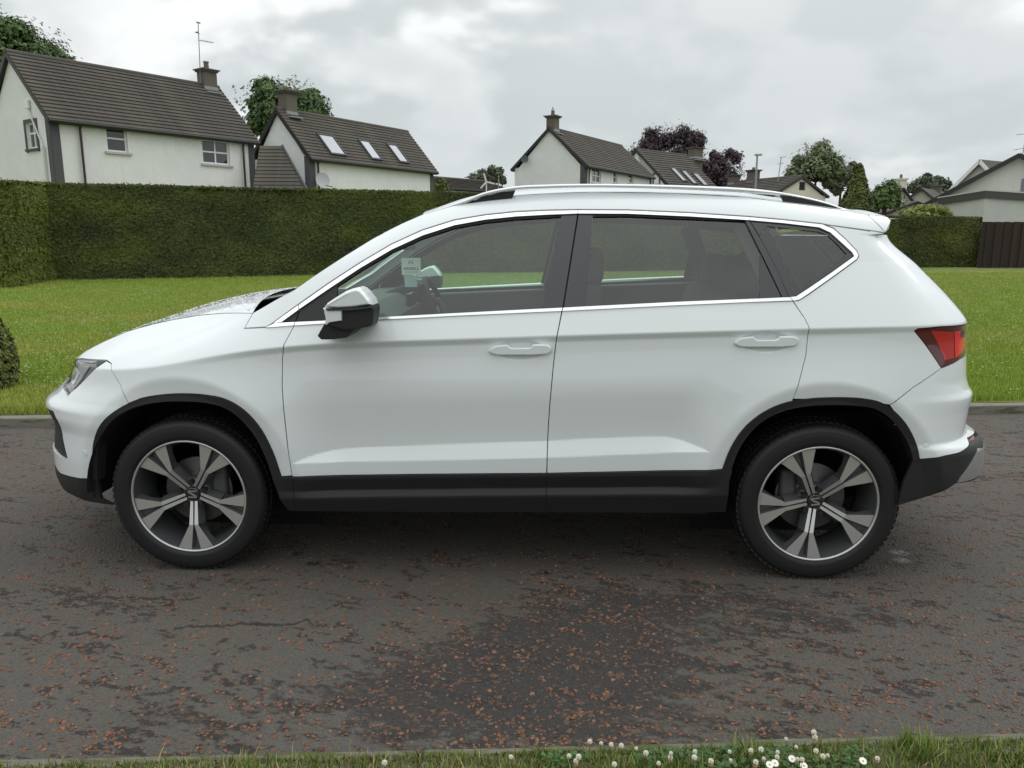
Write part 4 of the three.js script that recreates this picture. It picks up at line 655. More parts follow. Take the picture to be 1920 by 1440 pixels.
for (const mirror of MIR) {
  const s = mirror ? -1 : 1, sub = (name, uy, mat, parent, opt = {}) => mesh(name, panelGeo(uy, { ...opt, mirror }), mat, parent);
  // front wing
  sub('front_wing', toUY([[200, 675.3], [153, 672.2], [140, 673], ...rev(hoodEdge), [458, 616], [499, 614], ...gapFD.slice(1), [527.5, 893.5], ...rev(cut(archFo, 258, 520)), [241, 756], [226, 722], [209, 682]]), paint, car);
  // A-pillar and side of the roof
  const side = sub('roof_side', toUY([[475, 586.5], [490, 578], [520, 560.5], ...aPillarTop, ...roofEdge.slice(1, 13), [1659, 435.5], [1553, 421.3], ...rev(chromeOut.slice(1, 16)).map(p => [p[0] - .8, p[1] - 1.8]), [511, 605], [499, 612.5], [459, 615]]), paint, car, { gap: .0012, du: .016 });
  sub('spoiler_side', toUY([[1627.5, 403], [1650, 404], [1664, 407], [1670, 412.5], [1668.5, 419], [1660, 435.5]]), paint, car, { gap: .0012, du: .012 });
  sub('window_channel', toUY([...chromeOut.slice(0, 16).map(p => [p[0] - 1, p[1] - 4]), ...rev(chromeIn.slice(0, 16))]), shellBlack, car, { off: -.009, gap: 0, edge: 0, du: .03 });
  // rear quarter
  const tailUY = []; for (let k = 0; k <= 14; k++) { const y = 1.4255 - k * (1.4255 - 1.066) / 14; tailUY.push({ u: uT(y), y }); }
  sub('rear_quarter', toUY([[1554, 423], [1657, 437.5], { u: 1.60, y: 1.4275 }, ...tailUY, [1765, 612], [1721, 616], [1714, 620], [1764.5, 690], [1712, 726], [1668, 759], ...rev(cut(archRo, 1500, 1660)), [1487, 748], ...rev(gapRD.slice(4)), [1499, 563], [1515, 553], [1556, 524], [1606, 487.5], [1611, 480], [1607, 470], [1586, 448], [1563, 427]]), paint, car, { gap: .0012 });
  // doors
  for (const [front, L0, R0, lowL, lowR] of [[true, gapFD, gapDD], [false, gapDD, gapRD]]) {
    const bb = front ? beltBot.slice(1, 6) : [[1054, 583], [1264, 572.5], [1400, 566.5], [1486, 564]];
    let poly;
    if (front) poly = [...bb, ...gapDD.slice(5), [781, 889], [548, 893.5], ...rev(gapFD.slice(2, 8))];
    else poly = [...bb, ...gapRD.slice(5), ...rev(cut(archRo, 1356, 1486)), [1354.5, 879.5], [1200, 883.5], [1025.5, 887], ...rev(gapDD.slice(5, 10))];
    const door = sub(front ? 'front_door' : 'rear_door', toUY(poly), paint, car); DOORS.push(door);
    // window glass, black pillar covers and bright strips
    if (front) {
      const top = cut(chromeIn, 600, 1040);
      sub('window_glass', toUY([[632, 533], ...top.slice(1), [1053, 402], [1015, 578.5], [852, 587.5], [703, 595.5], [628, 599.5]]), glass, door, { off: -.012, edge: .003, gap: -.006, du: .05, dy: .03 });
      sub('pillar_cover', toUY([[1053, 402], [1083, 401], [1055, 576], [1015, 578.5]]), glossBlack, door, { off: -.004, gap: .001 });
      sub('mirror_sail', toUY([[562, 581], [632, 532], [632, 550], [629, 600], [554.5, 603]]), blackPlastic, door, { off: -.003, gap: .001 });
      sub('window_seal', toUY([...cut(chromeIn, 600, 1055), [1053, 406], ...rev(cut(chromeIn, 600, 1040)).map(p => [p[0], p[1] + 5])]), rubber, door, { off: -.004, gap: 0 });
      sub('window_trim', toUY([...chromeOut.slice(1, 11), [1083, 400.5], ...rev(chromeIn.slice(1, 10))]), chrome, door, { off: .005, gap: .0008, du: .012, dy: .004 });
      sub('belt_trim', toUY([...beltTop.slice(1, 6), ...rev(beltBot.slice(1, 6))]), chrome, door, { off: .006, gap: .0008, du: .02, dy: .003 });
    } else {
      sub('window_glass', toUY([[1112, 403], [1177, 402.5], [1293, 407.5], [1397, 414], [1426, 473], [1424.6, 560], [1264, 567], [1099, 575]]), glassDark, door, { off: -.012, edge: .003, gap: -.006, du: .05, dy: .03 });
      sub('pillar_cover', toUY([[1085, 401], [1112.5, 402], [1099, 575], [1057, 576.5]]), glossBlack, door, { off: -.004, gap: .001 });
      sub('pillar_cover', toUY([[1397, 413.5], [1405.5, 413.5], [1424.6, 445], [1454, 499], [1479, 556.5], [1467, 557.5], [1427, 474]]), glossBlack, door, { off: -.002, gap: .001 });
      sub('fixed_pane', toUY([[1426.5, 476], [1466, 557.5], [1424.6, 559.5]]), glossBlack, door, { off: -.008, gap: .0005 });
      sub('window_seal', toUY([[1112, 401.5], ...cut(chromeIn, 1170, 1400), [1398, 415], ...rev(cut(chromeIn, 1170, 1300)).map(p => [p[0], p[1] + 4.5]), [1112, 406]]), rubber, door, { off: -.004, gap: 0 });
      sub('window_trim', toUY([...chromeOut.slice(10, 14), ...rev(chromeIn.slice(10, 14))]), chrome, door, { off: .005, gap: .0008, du: .02, dy: .003 });
      sub('belt_trim', toUY([[1056, 576], [1264, 565.5], [1425, 559], [1480, 556.5], [1486, 563.5], [1400, 566.5], [1264, 572.5], [1054, 583]]), chrome, door, { off: .006, gap: .0008, du: .02, dy: .003 });
    }
    // handle: a bridge over its bowl, and the lock cap
    const [hx, hy] = HANDLES[front ? 0 : 1], w = W0(hx, hy + .06);
    const sh = new THREE.Shape(); sh.moveTo(-.118, -.006); sh.quadraticCurveTo(-.112, .012, -.085, .017); sh.lineTo(-.052, .021); sh.quadraticCurveTo(-.045, .006, -.03, .005); sh.lineTo(.035, .007); sh.quadraticCurveTo(.048, .008, .054, .023); sh.lineTo(.095, .024); sh.quadraticCurveTo(.12, .022, .121, .008); sh.quadraticCurveTo(.121, -.012, .1, -.014); sh.lineTo(.06, -.018); sh.lineTo(-.07, -.02); sh.quadraticCurveTo(-.112, -.02, -.118, -.006);
    const hg = new THREE.ExtrudeGeometry(sh, { depth: .016, bevelEnabled: true, bevelThickness: .011, bevelSize: .006, bevelSegments: 4, curveSegments: 6 });
    hg.scale(1, .82, 1); hg.rotateY(-.02); hg.translate(hx, hy, w - .016); mesh('door_handle', mirror ? flipZ(hg) : hg, paint, door);
    // inner trim of the door, seen through the cabin
    const x0 = front ? -.80 : .25, x1 = front ? .22 : 1.2, y1 = front ? [1.06, 1.105] : [1.115, 1.15];
    const t = new THREE.Shape([new THREE.Vector2(x0, .45), new THREE.Vector2(front ? x1 : .84, .45), ...(front ? [] : [new THREE.Vector2(.93, .78), new THREE.Vector2(x1, .86)]), new THREE.Vector2(x1, y1[1]), new THREE.Vector2(x0, y1[0])]);
    const tg = new THREE.ExtrudeGeometry(t, { depth: .05, bevelEnabled: true, bevelThickness: .012, bevelSize: .012, bevelSegments: 3 }); tg.translate(0, -.012, .735); mesh('door_trim', mirror ? flipZ(tg) : tg, trimGrey, door);
  }
  // the small fixed strips ahead of and behind the doors
  sub('front_window_trim', toUY([[513, 605.5], [560.5, 571], [560.5, 580.5], [529, 603.5]]), chrome, car, { off: .005, gap: .0008, du: .012, dy: .004 });
  sub('front_window_corner', toUY([[530, 603], [560.5, 581], [553.5, 602.5]]), blackPlastic, car, { off: -.003, gap: .0005 });
  sub('front_belt_trim', toUY([[499, 613.5], [517, 605], [553.5, 603], [551.5, 609.8]]), chrome, car, { off: .006, gap: .0005, du: .02, dy: .003 });
  const q0 = chromeOut.slice(13), q1 = chromeIn.slice(13);
  sub('quarter_window_trim', toUY([...q0, ...rev(q1)]), chrome, car, { off: .005, gap: .0008, du: .01, dy: .004 });
  sub('quarter_channel', toUY([...q0, ...rev(q1)]), shellBlack, car, { off: -.010, gap: -.004, edge: 0, du: .02 });
  const qi = [[1439, 424.5], [1535, 434.5], [1553, 441], [1574, 461], [1588, 476.5], [1556, 503], [1497.5, 542]];
  sub('quarter_window_surround', toUY([[1407, 414], ...q1.slice(1), [1480, 556], [1454, 497.5], [1424, 442.5], [1439, 424.5], [1465, 482], [1497.5, 542], [1556, 503], [1588, 476.5], [1574, 461], [1553, 441], [1535, 434.5], [1439, 424], [1424, 441.5]]), glossBlack, car, { off: -.004, gap: 0, edge: 0, du: .012 });
  sub('quarter_window_glass', toUY([[1436, 421], [1538, 431], [1557, 439], [1592, 476.5], [1556, 506], [1496, 546]]), glassDark, car, { off: -.009, edge: 0, gap: 0, du: .05, dy: .03 });
  // black wheel-arch trims and sill
  sub('wheel_arch_trim', toUY([...archFo, ...rev(archFi)]), blackPlastic, car, { off: .007, gap: .0005, du: .012, dy: .006, edge: .05 });
  sub('wheel_arch_trim', toUY([...archRo, ...rev(archRi)]), blackPlastic, car, { off: .007, gap: .0005, du: .012, dy: .006, edge: .05 });
  const sillOff = (a, y) => { const t = .455 + .022 * a - y, e = sm(-1.0, -.7, a) * (1 - sm(.72, .95, a)); let o = .012; if (t > .012) o -= .014 * e * clamp((t - .012) / .05); if (t > .066) o += .016 * e * clamp((t - .066) / .024); if (t > .10) o -= .28 * (t - .10); return o; };
  const sill = sub('side_sill', toUY([...sillTop, [1366, 902], [1362, 962], [1200, 963], [780, 961], [540, 958], [527, 935]]), blackPlastic, car, { off: sillOff, gap: .0005, dy: .005, edge: .06 });
  sub('sill_joint', toUY([[548.5, 898], [550.5, 898], [556, 955], [553, 955]]), shellBlack, sill, { off: (a, y) => sillOff(a, y) + .0006, gap: 0, edge: 0 });
  sub('sill_joint', toUY([[1024, 891], [1026, 891], [1025, 952], [1023, 952]]), shellBlack, sill, { off: (a, y) => sillOff(a, y) + .0006, gap: 0, edge: 0 });
  // headlight: dark bowl, bright reflector and lens under a clear cover
  const hl = [[200, 675.5], [153, 673], [139, 675]], uh = inv(136, 673.5), ul = inv(119, 718);
  const bowl = sub('headlight', toUY([...hl, { u: uh[0] - .18, y: .868 }, { u: ul[0] - .18, y: .828 }, { u: ul[0] - .05, y: .792 }, [118.5, 718], [122, 732], [127, 743], [131, 737]]), glossBlack, car, { off: -.03, edge: .01, gap: .001 });
  sub('reflector', toUY([[139, 684], [164, 688], [133, 730], [129, 726], [131, 704]]), std(.30, .31, .32, .3, { metalness: .7 }), bowl, { off: -.022, edge: .004, gap: 0 });
  sub('lamp_lens', toUY([[135, 692], [139, 690], [144, 702], [134, 722], [130, 715.5]]), std(.8, .82, .84, .15, { metalness: .6 }), bowl, { off: -.015, edge: .006, gap: 0 });
  sub('light_strip', toUY([[146, 677], [190, 677], [168, 681.5]]), satin, bowl, { off: -.02, edge: .003, gap: 0 });
  sub('cover', toUY([...hl, { u: uh[0] - .18, y: .868 }, { u: ul[0] - .18, y: .828 }, { u: ul[0] - .05, y: .792 }, [118.5, 718], [122, 732], [127, 743], [131, 737]]), clearCover, bowl, { off: -.002, edge: 0, gap: .0016 });
  // tail light
  const tl = sub('tail_light', toUY([...lampR.slice(0, 3), { u: uT(1.06) + .02, y: 1.064 }, { u: uT(1.0) + .02, y: 1.0 }, { u: uT(.95) + .02, y: .948 }, [1802, 672], [1764.5, 689.5]]), phys(.085, .007, .013, .12, { clearcoat: 1, clearcoatRoughness: .03 }), car, { off: 0, edge: .01 });
  const red1 = phys(.48, .010, .014, .18, { clearcoat: 1, clearcoatRoughness: .04 }), red2 = phys(.85, .014, .016, .2, { clearcoat: 1, clearcoatRoughness: .04 });
  sub('red_reflector', toUY([[1745, 620], [1787, 623], [1789, 671], [1771, 675]]), red1, tl, { off: .0012, edge: .002, gap: 0, du: .012 });
  sub('brake_element', toUY([[1788.5, 623], [1801, 620.5], [1800, 632], [1811, 634], [1809, 652], [1791, 671]]), red2, tl, { off: .0018, edge: .002, gap: 0, du: .012 });
  // parking sensors in the bumpers
  for (const [px, py] of [[159, 850], [1737, 835]]) { const [u, y] = inv(px, py), p = S(u, y), n = Snormal(u, y); const ring = new THREE.TorusGeometry(.011, .0018, 8, 24), disc = new THREE.CylinderGeometry(.0095, .0095, .004, 20); disc.rotateX(Math.PI / 2); const g = merge([ring, disc]); g.applyQuaternion(new THREE.Quaternion().setFromUnitVectors(new THREE.Vector3(0, 0, 1), new THREE.Vector3(...n))); g.translate(...p); mesh('parking_sensor', mirror ? flipZ(g) : g, paint, car); }
  // roof rail: a flattened bar rising off the roof, with black infill at its feet
  const railTop = [[832, 389], [866, 374.5], [904.6, 359.5], [962, 349], [1029, 345.5], [1115, 344.3], [1259, 346.6], [1403, 352.8], [1489, 362.2], [1546.7, 376.5], [1586, 392]];
  const railLow = [[832, 391.5], [876, 381], [915, 367], [967, 356.5], [1029, 353], [1115, 351.3], [1259, 354.5], [1403, 361.5], [1465, 367.5], [1540, 383], [1586, 394.5]];
  const wr = a => .605 - .05 * sm(-.1, -.4, a) - .03 * sm(1.1, 1.5, a);
  const RT = railTop.map(p => { let q = onSide(...p, .59); q = onSide(...p, wr(q[0])); return [...q, wr(q[0])]; }), RL = railLow.map((p) => { let q = onSide(...p, .6); q = onSide(...p, wr(q[0]) + .004); return [...q, wr(q[0])]; });
  const cT = new THREE.CatmullRomCurve3(RT.map(p => new THREE.Vector3(...p))), cL = new THREE.CatmullRomCurve3(RL.map(p => new THREE.Vector3(...p)));
  const rg = gridGeo((v, t) => { const A = cT.getPoint(t), B = cL.getPoint(t), f = v * Math.PI * 2, cy = (A.y + B.y) / 2, hy = Math.max(.004, (A.y - B.y) / 2); const q = Math.sign(Math.sin(f)) * Math.pow(Math.abs(Math.sin(f)), .75), c = Math.sign(Math.cos(f)) * Math.pow(Math.abs(Math.cos(f)), .75); return [(A.x + B.x) / 2, cy + hy * q, A.z - .016 + .02 * c]; }, 20, 90);
  const rail = mesh('roof_rail', mirror ? flipZ(rg) : rg, std(.80, .82, .84, .3, { metalness: .55 }), car);
  for (const poly of [[[870, 384.5], [905, 368.5], [940, 360.5], [966, 357], [960, 371.5], [915, 376.5]], [[1464, 366.5], [1500, 372], [1545, 383], [1578, 393.5], [1530, 388.5], [1473, 381]]]) {
    const pts = poly.map(p => { let q = onSide(...p, .6); q = onSide(...p, wr(q[0]) - .004); return new THREE.Vector2(q[0], q[1]); });
    const eg = new THREE.ExtrudeGeometry(new THREE.Shape(pts), { depth: .02, bevelEnabled: false }); eg.translate(0, 0, wr(pts[0].x) - .024); mesh('foot_infill', mirror ? flipZ(eg) : eg, blackPlastic, rail);
  }
  // door mirror: painted cap over a black housing on a foot
  const mz = .93, out = (P, w) => P.map(p => { const q = onSide(...p, w); return new THREE.Vector2(q[0], q[1]); });
  const ex = (P, w0, w1, b, bs = b) => { const g = new THREE.ExtrudeGeometry(new THREE.Shape(insetPoly(out(P, w1 - b * .5).map(v => [v.x, v.y]), bs).map(p => new THREE.Vector2(...p))), { depth: w1 - w0 - 2 * b, bevelEnabled: true, bevelThickness: b, bevelSize: bs, bevelSegments: 6 }); g.translate(0, 0, w0 + b); return mirror ? flipZ(g) : g; };
  const housing = mesh('door_mirror', ex([[611, 580], [655, 579], [700, 573.5], [702.5, 579], [700.5, 600], [697, 611], [684, 613.5], [668.5, 617.5], [645, 619], [620, 612], [611, 604]], .95, 1.075, .02, .006), blackPlastic, car);
  // cap: swept crown
  const cap = [[604.8, 574], [625, 560], [647.7, 546], [662, 540.5], [670, 539], [677.5, 541.2], [686.5, 550], [695.5, 561.5], [700.8, 572.5], [661, 577.6], [634, 579], [609, 578.5]];
  mesh('mirror_cap', ex(cap, .945, 1.09, .04, .012), paint, housing);
  mesh('cap_front', ex([[606, 577], [642, 578.5], [642, 601.5], [619, 605], [612.5, 610], [608.5, 606.5], [611, 597.5]], .945, 1.086, .02, .004), paint, housing);
  mesh('indicator', ex([[609.5, 577.8], [640, 579], [690, 575], [698, 574], [698, 577.5], [660, 582], [614, 583]], 1.0, 1.0905, .004, .001), std(.05, .052, .058, .2), housing);
  mesh('mirror_foot', ex([[608, 607], [630, 603], [660, 610], [690, 612.5], [668, 617.5], [658, 626], [649, 633.5], [625, 636.5], [603, 637], [595.3, 629.5]], .86, 1.05, .02, .004), blackPlastic, housing);
  const mg = rbox(.012, .07, .10, .005, 0, 0, 0, 2), mc = onSide(700, 592, 1.01); mg.translate(mc[0] - .022, mc[1], 1.01); mesh('mirror_glass', mirror ? flipZ(mg) : mg, std(.9, .9, .92, .02, { metalness: 1 }), housing);
}
// bumpers, tailgate and nose run across the car
{
  const c = y => uMin(y), r = y => uMax(y);
  const I = (x, y, du = 0) => inv(x, y)[0] + du;
  HALF('front_bumper', toUY([[200, 677], [209, 682], [226, 722], [241, 757], [219, 768.5], [191, 793], [177.6, 823], [173.7, 860], [173, 897], [138, 894.5], [113, 887], { u: I(113, 887, -.12), y: .40 }, { u: c(.38), y: .385 }, { u: c(.47), y: .465 }, { u: I(113, 858, -.12), y: .474 }, [113, 857], [123, 862.5], [126.5, 858], [118, 822], [109, 790], [100, 771], { u: I(100, 771, -.1), y: .668 }, { u: c(.64), y: .64 }, { u: c(.69), y: .685 }, { u: I(108, 738, -.1), y: .735 }, { u: I(119, 718, -.03), y: .785 }, [118.5, 720], [122.5, 733], [127, 744], [131, 738]]), paint, { gap: .0008 });
  HALF('lower_grille', toUY([[126, 858], [118, 822], [109, 790], [100, 771], { u: I(100, 771, -.1), y: .668 }, { u: c(.64), y: .64 }, { u: c(.47), y: .465 }, { u: I(113, 858, -.12), y: .474 }, [113, 857], [123, 862.5]]), blackPlastic, { off: -.02, edge: 0, gap: -.003, du: .03 });
  HALF('front_grille', toUY([{ u: c(.69), y: .69 }, { u: I(108, 738, -.12), y: .742 }, { u: I(119, 718, -.06), y: .79 }, { u: I(119, 718, -.19), y: .825 }, { u: I(137, 674, -.19), y: .866 }, { u: c(.865), y: .862 }]), blackPlastic, { off: -.015, edge: .01, du: .03 });
  HALF('front_skirt', toUY([[100, 875], [113, 887.5], [138, 895], [173, 898], [184, 901.5], [190, 935], [213, 947], [169, 941], [138, 929], [113, 914.5], [103, 904], { u: I(103, 904, -.15), y: .345 }, { u: c(.33), y: .33 }, { u: c(.385), y: .38 }, { u: I(100, 875, -.05), y: .424 }]), blackPlastic, { off: .002 });
  HALF('rear_bumper', toUY([[1764.5, 691], [1801, 673], { u: uT(.945), y: .945 }, { u: r(.82), y: .83 }, { u: r(.6), y: .57 }, [1826, 804], [1813, 821], [1799, 848], [1771.7, 854], [1724, 860.5], [1717, 831], [1699.6, 796], [1676, 770], [1669, 760], [1712, 727]]), paint, { gap: .0006 });
  HALF('rear_skirt', toUY([[1711, 864], [1724, 861], [1771.7, 854.5], [1799, 849], [1813, 822], [1825, 806], { u: r(.6), y: .562 }, { u: r(.4), y: .40 }, { u: I(1791, 906, .2), y: .42 }, [1791, 906], [1777, 915.6], [1735.6, 931], [1683, 947], [1693, 905]]), blackPlastic, { off: .003, gap: 0 });
  HALF('skid_plate', toUY([[1831, 839], { u: I(1831, 839, .1), y: .545 }, { u: r(.46), y: .52 }, { u: r(.39), y: .42 }, { u: I(1815, 893, .14), y: .43 }, [1793, 905], [1800, 893]]), silver, { off: .007, edge: .015 });
  for (const mirror of MIR) mesh('rear_reflector', panelGeo(toUY([[1815, 827], [1819.5, 818.5], [1825, 815], [1824, 824]]), { off: .007, edge: .006, gap: 0, mirror }), phys(.22, .008, .01, .3), car);
  const tail = []; for (let k = 0; k <= 24; k++) { const y = 1.4255 - k * (1.4255 - .86) / 24; tail.push({ u: uT(y) + (y < 1.062 ? .02 : 0), y }); }
  const tg = HALF('tailgate', toUY([...tail, { u: r(.86), y: .86 }, { u: r(1.1), y: 1.10 }, { u: r(1.3), y: 1.3 }, { u: r(1.4255), y: 1.4255 }]), paint, { du: .02 });
  mesh('rear_window', merge(MIR.map(mirror => panelGeo(toUY([{ u: uT(1.395) + .05, y: 1.395 }, { u: uT(1.14) + .05, y: 1.14 }, { u: r(1.14), y: 1.14 }, { u: r(1.395), y: 1.395 }]), { off: .004, gap: 0, mirror, edge: .004 }))), glossBlack, tg);
  // rear face of the roof spoiler
  const T = S(...inv(1669, 411)), B = S(...inv(1660, 434));
  mesh('roof_spoiler', gridGeo((s, t) => { const v = mix(-1, 1, s), bow = .045 * (1 - v * v), P = [[T[0] - .006, T[1] + .008, T[2] - .004], [T[0] + .004, T[1] - .002, T[2]], [B[0] + .012, B[1] + .01, B[2]], [B[0], B[1] - .004, B[2]], [B[0] - .12, B[1] + .0, B[2] - .02]], f = t * 4, i = Math.min(3, Math.floor(f)), u = f - i; return [mix(P[i][0], P[i + 1][0], u) + bow, mix(P[i][1], P[i + 1][1], u) + .02 * (1 - v * v), v * mix(P[i][2], P[i + 1][2], u)]; }, 40, 24), paint, car);
}
// bonnet, windscreen and roof: lofted from the near edge to its mirror image
function cross(edgePx, centre, power, n, m, name, mat, parent = car) {
  const E = edgePx.map(p => Array.isArray(p) ? S(...inv(...p)) : p.p), cE = new THREE.CatmullRomCurve3(E.map(p => new THREE.Vector3(...p)));
  return mesh(name, gridGeo((s, t) => { const v = mix(-1, 1, s), e = cE.getPoint(t), c = centre(t, e), k = Math.pow(Math.abs(v), power), k2 = v * v; return [mix(c[0], e.x, k2), mix(c[1], e.y, k), e.z * v]; }, n, m), mat, parent);
}
const hoodC = curve([[0, 1.150], [.15, 1.135], [.35, 1.098], [.6, 1.022], [.8, .955], [.92, .908], [1, .874]]);
const bonnet = cross(hoodEdge, (t, e) => [mix(-1.13, -2.065, t), hoodC(t)], 2.6, 60, 60, 'bonnet', paint);
{ // turned-down front lip of the bonnet
  const e = S(...inv(143, 671)); mesh('bonnet_lip', gridGeo((s, t) => { const v = mix(-1, 1, s), x = mix(-2.065, e[0], v * v), y = mix(hoodC(1), e[1], Math.pow(Math.abs(v), 2.6)); return [x + .012 * t * t, y - .034 * t, e[2] * v]; }, 60, 4), paint, bonnet);
}
const screenEdge = [[520, 560.5], ...aPillarTop];
const windscreen = cross(screenEdge, (t, e) => [e.x - mix(.05, .03, t), e.y + mix(-.05, .01, t)], 2, 40, 20, 'windscreen', glass);
const roof = cross(roofEdge, (t, e) => [e.x - .03 * (1 - t) + .045 * t * t, e.y + .05 * Math.sin(Math.PI * clamp(.12 + .70 * t)) ** .5], 2.6, 40, 50, 'roof', paint);
{
  const c0 = S(...inv(478, 586));
  mesh('scuttle', gridGeo((s, t) => { const v = mix(-1, 1, s); return [mix(-1.10 - .04 * (1 - v * v), -.86, t), 1.055 + .03 * (1 - v * v) + .06 * t, v * .76]; }, 24, 6), blackPlastic, car);
  const arm1 = tube([[-1.03, 1.10, .52], [-1.0, 1.125, .30], [-.985, 1.14, .05], [-.985, 1.14, -.12]], .009, 24, 6), arm2 = tube([[-1.05, 1.09, .60], [-1.02, 1.115, .5], [-1.01, 1.12, .25]], .007, 16, 6);
  mesh('wiper', arm1, blackPlastic, car); mesh('wiper', arm2, blackPlastic, car);
}
{ // rain drops standing on the bonnet and the roof edge
  const R = rng(77), geo = new THREE.SphereGeometry(1, 8, 5, 0, Math.PI * 2, 0, Math.PI / 2), list = [], E = hoodEdge.map(p => S(...inv(...p))), cE = new THREE.CatmullRomCurve3(E.map(p => new THREE.Vector3(...p)));
  for (let k = 0; k < 1500; k++) { const t = Math.pow(R(), 1.7) * .75, v = mix(-.95, .97, R()), e = cE.getPoint(t), k2 = v * v, kk = Math.pow(Math.abs(v), 2.6); list.push([mix(mix(-1.13, -2.065, t), e.x, k2), mix(hoodC(t), e.y, kk), e.z * v, .0025 + .0048 * R() * R()]); }
  const im = new THREE.InstancedMesh(geo, phys(.98, .99, 1, .02, { transmission: 1, thickness: .004, ior: 1.33 }), list.length), m = new THREE.Matrix4();
  list.forEach(([x, y, z, r], i) => { m.makeScale(r * (.8 + .5 * R()), r * .55, r); m.setPosition(x, y, z); im.setMatrixAt(i, m); }); im.name = 'rain_drops'; im.userData.kind = 'stuff'; bonnet.add(im);
}

// ---------------------------------------------------------------- the car: wheels
const spokeDark = std(.12, .123, .128, .38, { metalness: .5 }), spokeFace = std(.60, .60, .59, .36, { metalness: .75 });
function lathe(P, seg = 96) { const g = new THREE.LatheGeometry(P.map(p => new THREE.Vector2(...p)), seg); g.rotateX(Math.PI / 2); return g; }
function makeWheel(turn) {
  const g = new THREE.Group(); g.name = 'wheel';
  const z = .108;                                       // half the tyre width; +z is the outer face
  // tyre: profile of radius and depth, with four grooves
  const prof = [[.232, -z * .72], [.245, -z * .9], [.275, -z], [.305, -z * .98], [.322, -z * .9], [.331, -z * .78]];
  for (const c of [-.052, -.018, .018, .052]) prof.push([.335, c - .006], [.328, c - .0055], [.328, c + .0055], [.335, c + .006]);
  prof.push([.3335, z * .72], [.331, z * .78], [.3265, z * .84], [.322, z * .9], [.314, z * .955], [.311, z * .975], [.3085, z * .968], [.300, z * .99], [.284, z * 1.0], [.268, z * .985], [.262, z * .985], [.258, z * .96], [.250, z * .93], [.2475, z * .88], [.240, z * .80]);
  mesh('tyre', lathe(prof, 120), rubber, g);
  // shoulder tread blocks
  const blocks = []; for (let k = 0; k < 76; k++) for (const [zz, w, t] of [[.0785, .024, .18], [-.0785, .024, -.18], [.035, .02, -.3], [-.035, .02, .3], [0, .022, .25]]) { const b = box(.0185, .008, w); b.rotateY(t); b.rotateX(Math.abs(zz) > .07 ? Math.sign(zz) * .16 : 0); b.translate(0, .3345 - (Math.abs(zz) > .07 ? .0035 : 0), zz); b.rotateZ(2 * Math.PI * (k + (zz > 0 ? .3 : 0)) / 76); blocks.push(b); }
  mesh('tread', merge(blocks), rubber, g);
  // rim barrel and lip
  mesh('rim', lathe([[.2475, z * .80], [.2478, z * .905], [.2445, z * .93], [.2385, z * .91], [.2375, z * .86], [.2325, z * .70], [.222, .03], [.214, -.05], [.23, -.095], [.24, -.1]], 96), spokeDark, g);
  mesh('rim_edge', lathe([[.2480, z * .90], [.2474, z * .935], [.2440, z * .945], [.2395, z * .925], [.2388, z * .90]], 96), spokeFace, g);
  // five arms, each a pair of bars that opens into two blades
  const zf = r => r > .137 ? .088 + .004 * (r - .137) / .1 : .088 - .030 * (.137 - r) / .1;
  const arm = (P, depth, spread) => { // P: outline [radial, lateral]; top at zf, sides sloping down
    const n = P.length, top = P.map(p => [p[1], -p[0], zf(p[0])]), cx = P.reduce((s, p) => s + p[1], 0) / n;
    const v = P.map(p => new THREE.Vector2(p[1], -p[0])), tri = THREE.ShapeUtils.triangulateShape(v, []), pos = [];
    for (const t of tri) { const ar = (v[t[1]].x - v[t[0]].x) * (v[t[2]].y - v[t[0]].y) - (v[t[2]].x - v[t[0]].x) * (v[t[1]].y - v[t[0]].y); for (const k of ar > 0 ? t : [t[0], t[2], t[1]]) pos.push(...top[k]); }
    const face = rawGeo(pos), sp = [];
    const low = P.map(p => [p[1] + Math.sign(p[1] - cx) * spread, -p[0], zf(p[0]) - depth]);
    for (let i = 0; i < n; i++) { const j = (i + 1) % n; sp.push(...top[i], ...low[i], ...top[j], ...top[j], ...low[i], ...low[j]); }
    return [face, rawGeo(sp)];
  };
  const dz = gg => { const q = gg.clone(); q.translate(0, 0, -.0016); return q; };
  for (let k = 0; k < 5; k++) {
    const a = turn + k * Math.PI * 2 / 5, faces = [], bodies = [];
    for (const s of [-1, 1]) {
      const bar = [[.033, s * .0038], [.033, s * .0155], [.130, s * .0195], [.130, s * .0028]];
      const t0 = 5.0 * Math.PI / 180, t1 = 18.6 * Math.PI / 180, R = .2425;
      const blade = [[.1305, s * .0028], [.1305, s * .0197], [R * Math.cos(t1), s * R * Math.sin(t1)], [R * Math.cos((t0 + t1) / 2) + .001, s * R * Math.sin((t0 + t1) / 2)], [R * Math.cos(t0), s * R * Math.sin(t0)]];
      for (const P of [bar, blade]) { const [f, b] = arm(P, .036, .015); faces.push(f); bodies.push(b); }
    }
    const web = arm([[.04, -.018], [.04, .018], [.15, .018], [.235, .055], [.235, -.055], [.15, -.018]], .04, .008); web.forEach(q => q.translate(0, 0, -.020)); bodies.push(...web);
    const B = merge(bodies), Fc = merge(faces); B.rotateZ(a); Fc.rotateZ(a); Fc.translate(0, 0, .0012);
    mesh('spoke', B, spokeDark, g); mesh('spoke_face', Fc, spokeFace, g);
  }
  mesh('hub', lathe([[.0, .05], [.052, .05], [.07, .04], [.074, .0], [.07, -.03]], 48), spokeDark, g);
  mesh('hub_cap', lathe([[0, .0635], [.024, .0632], [.029, .061], [.0305, .055], [.0305, .045]], 40), glossBlack, g);
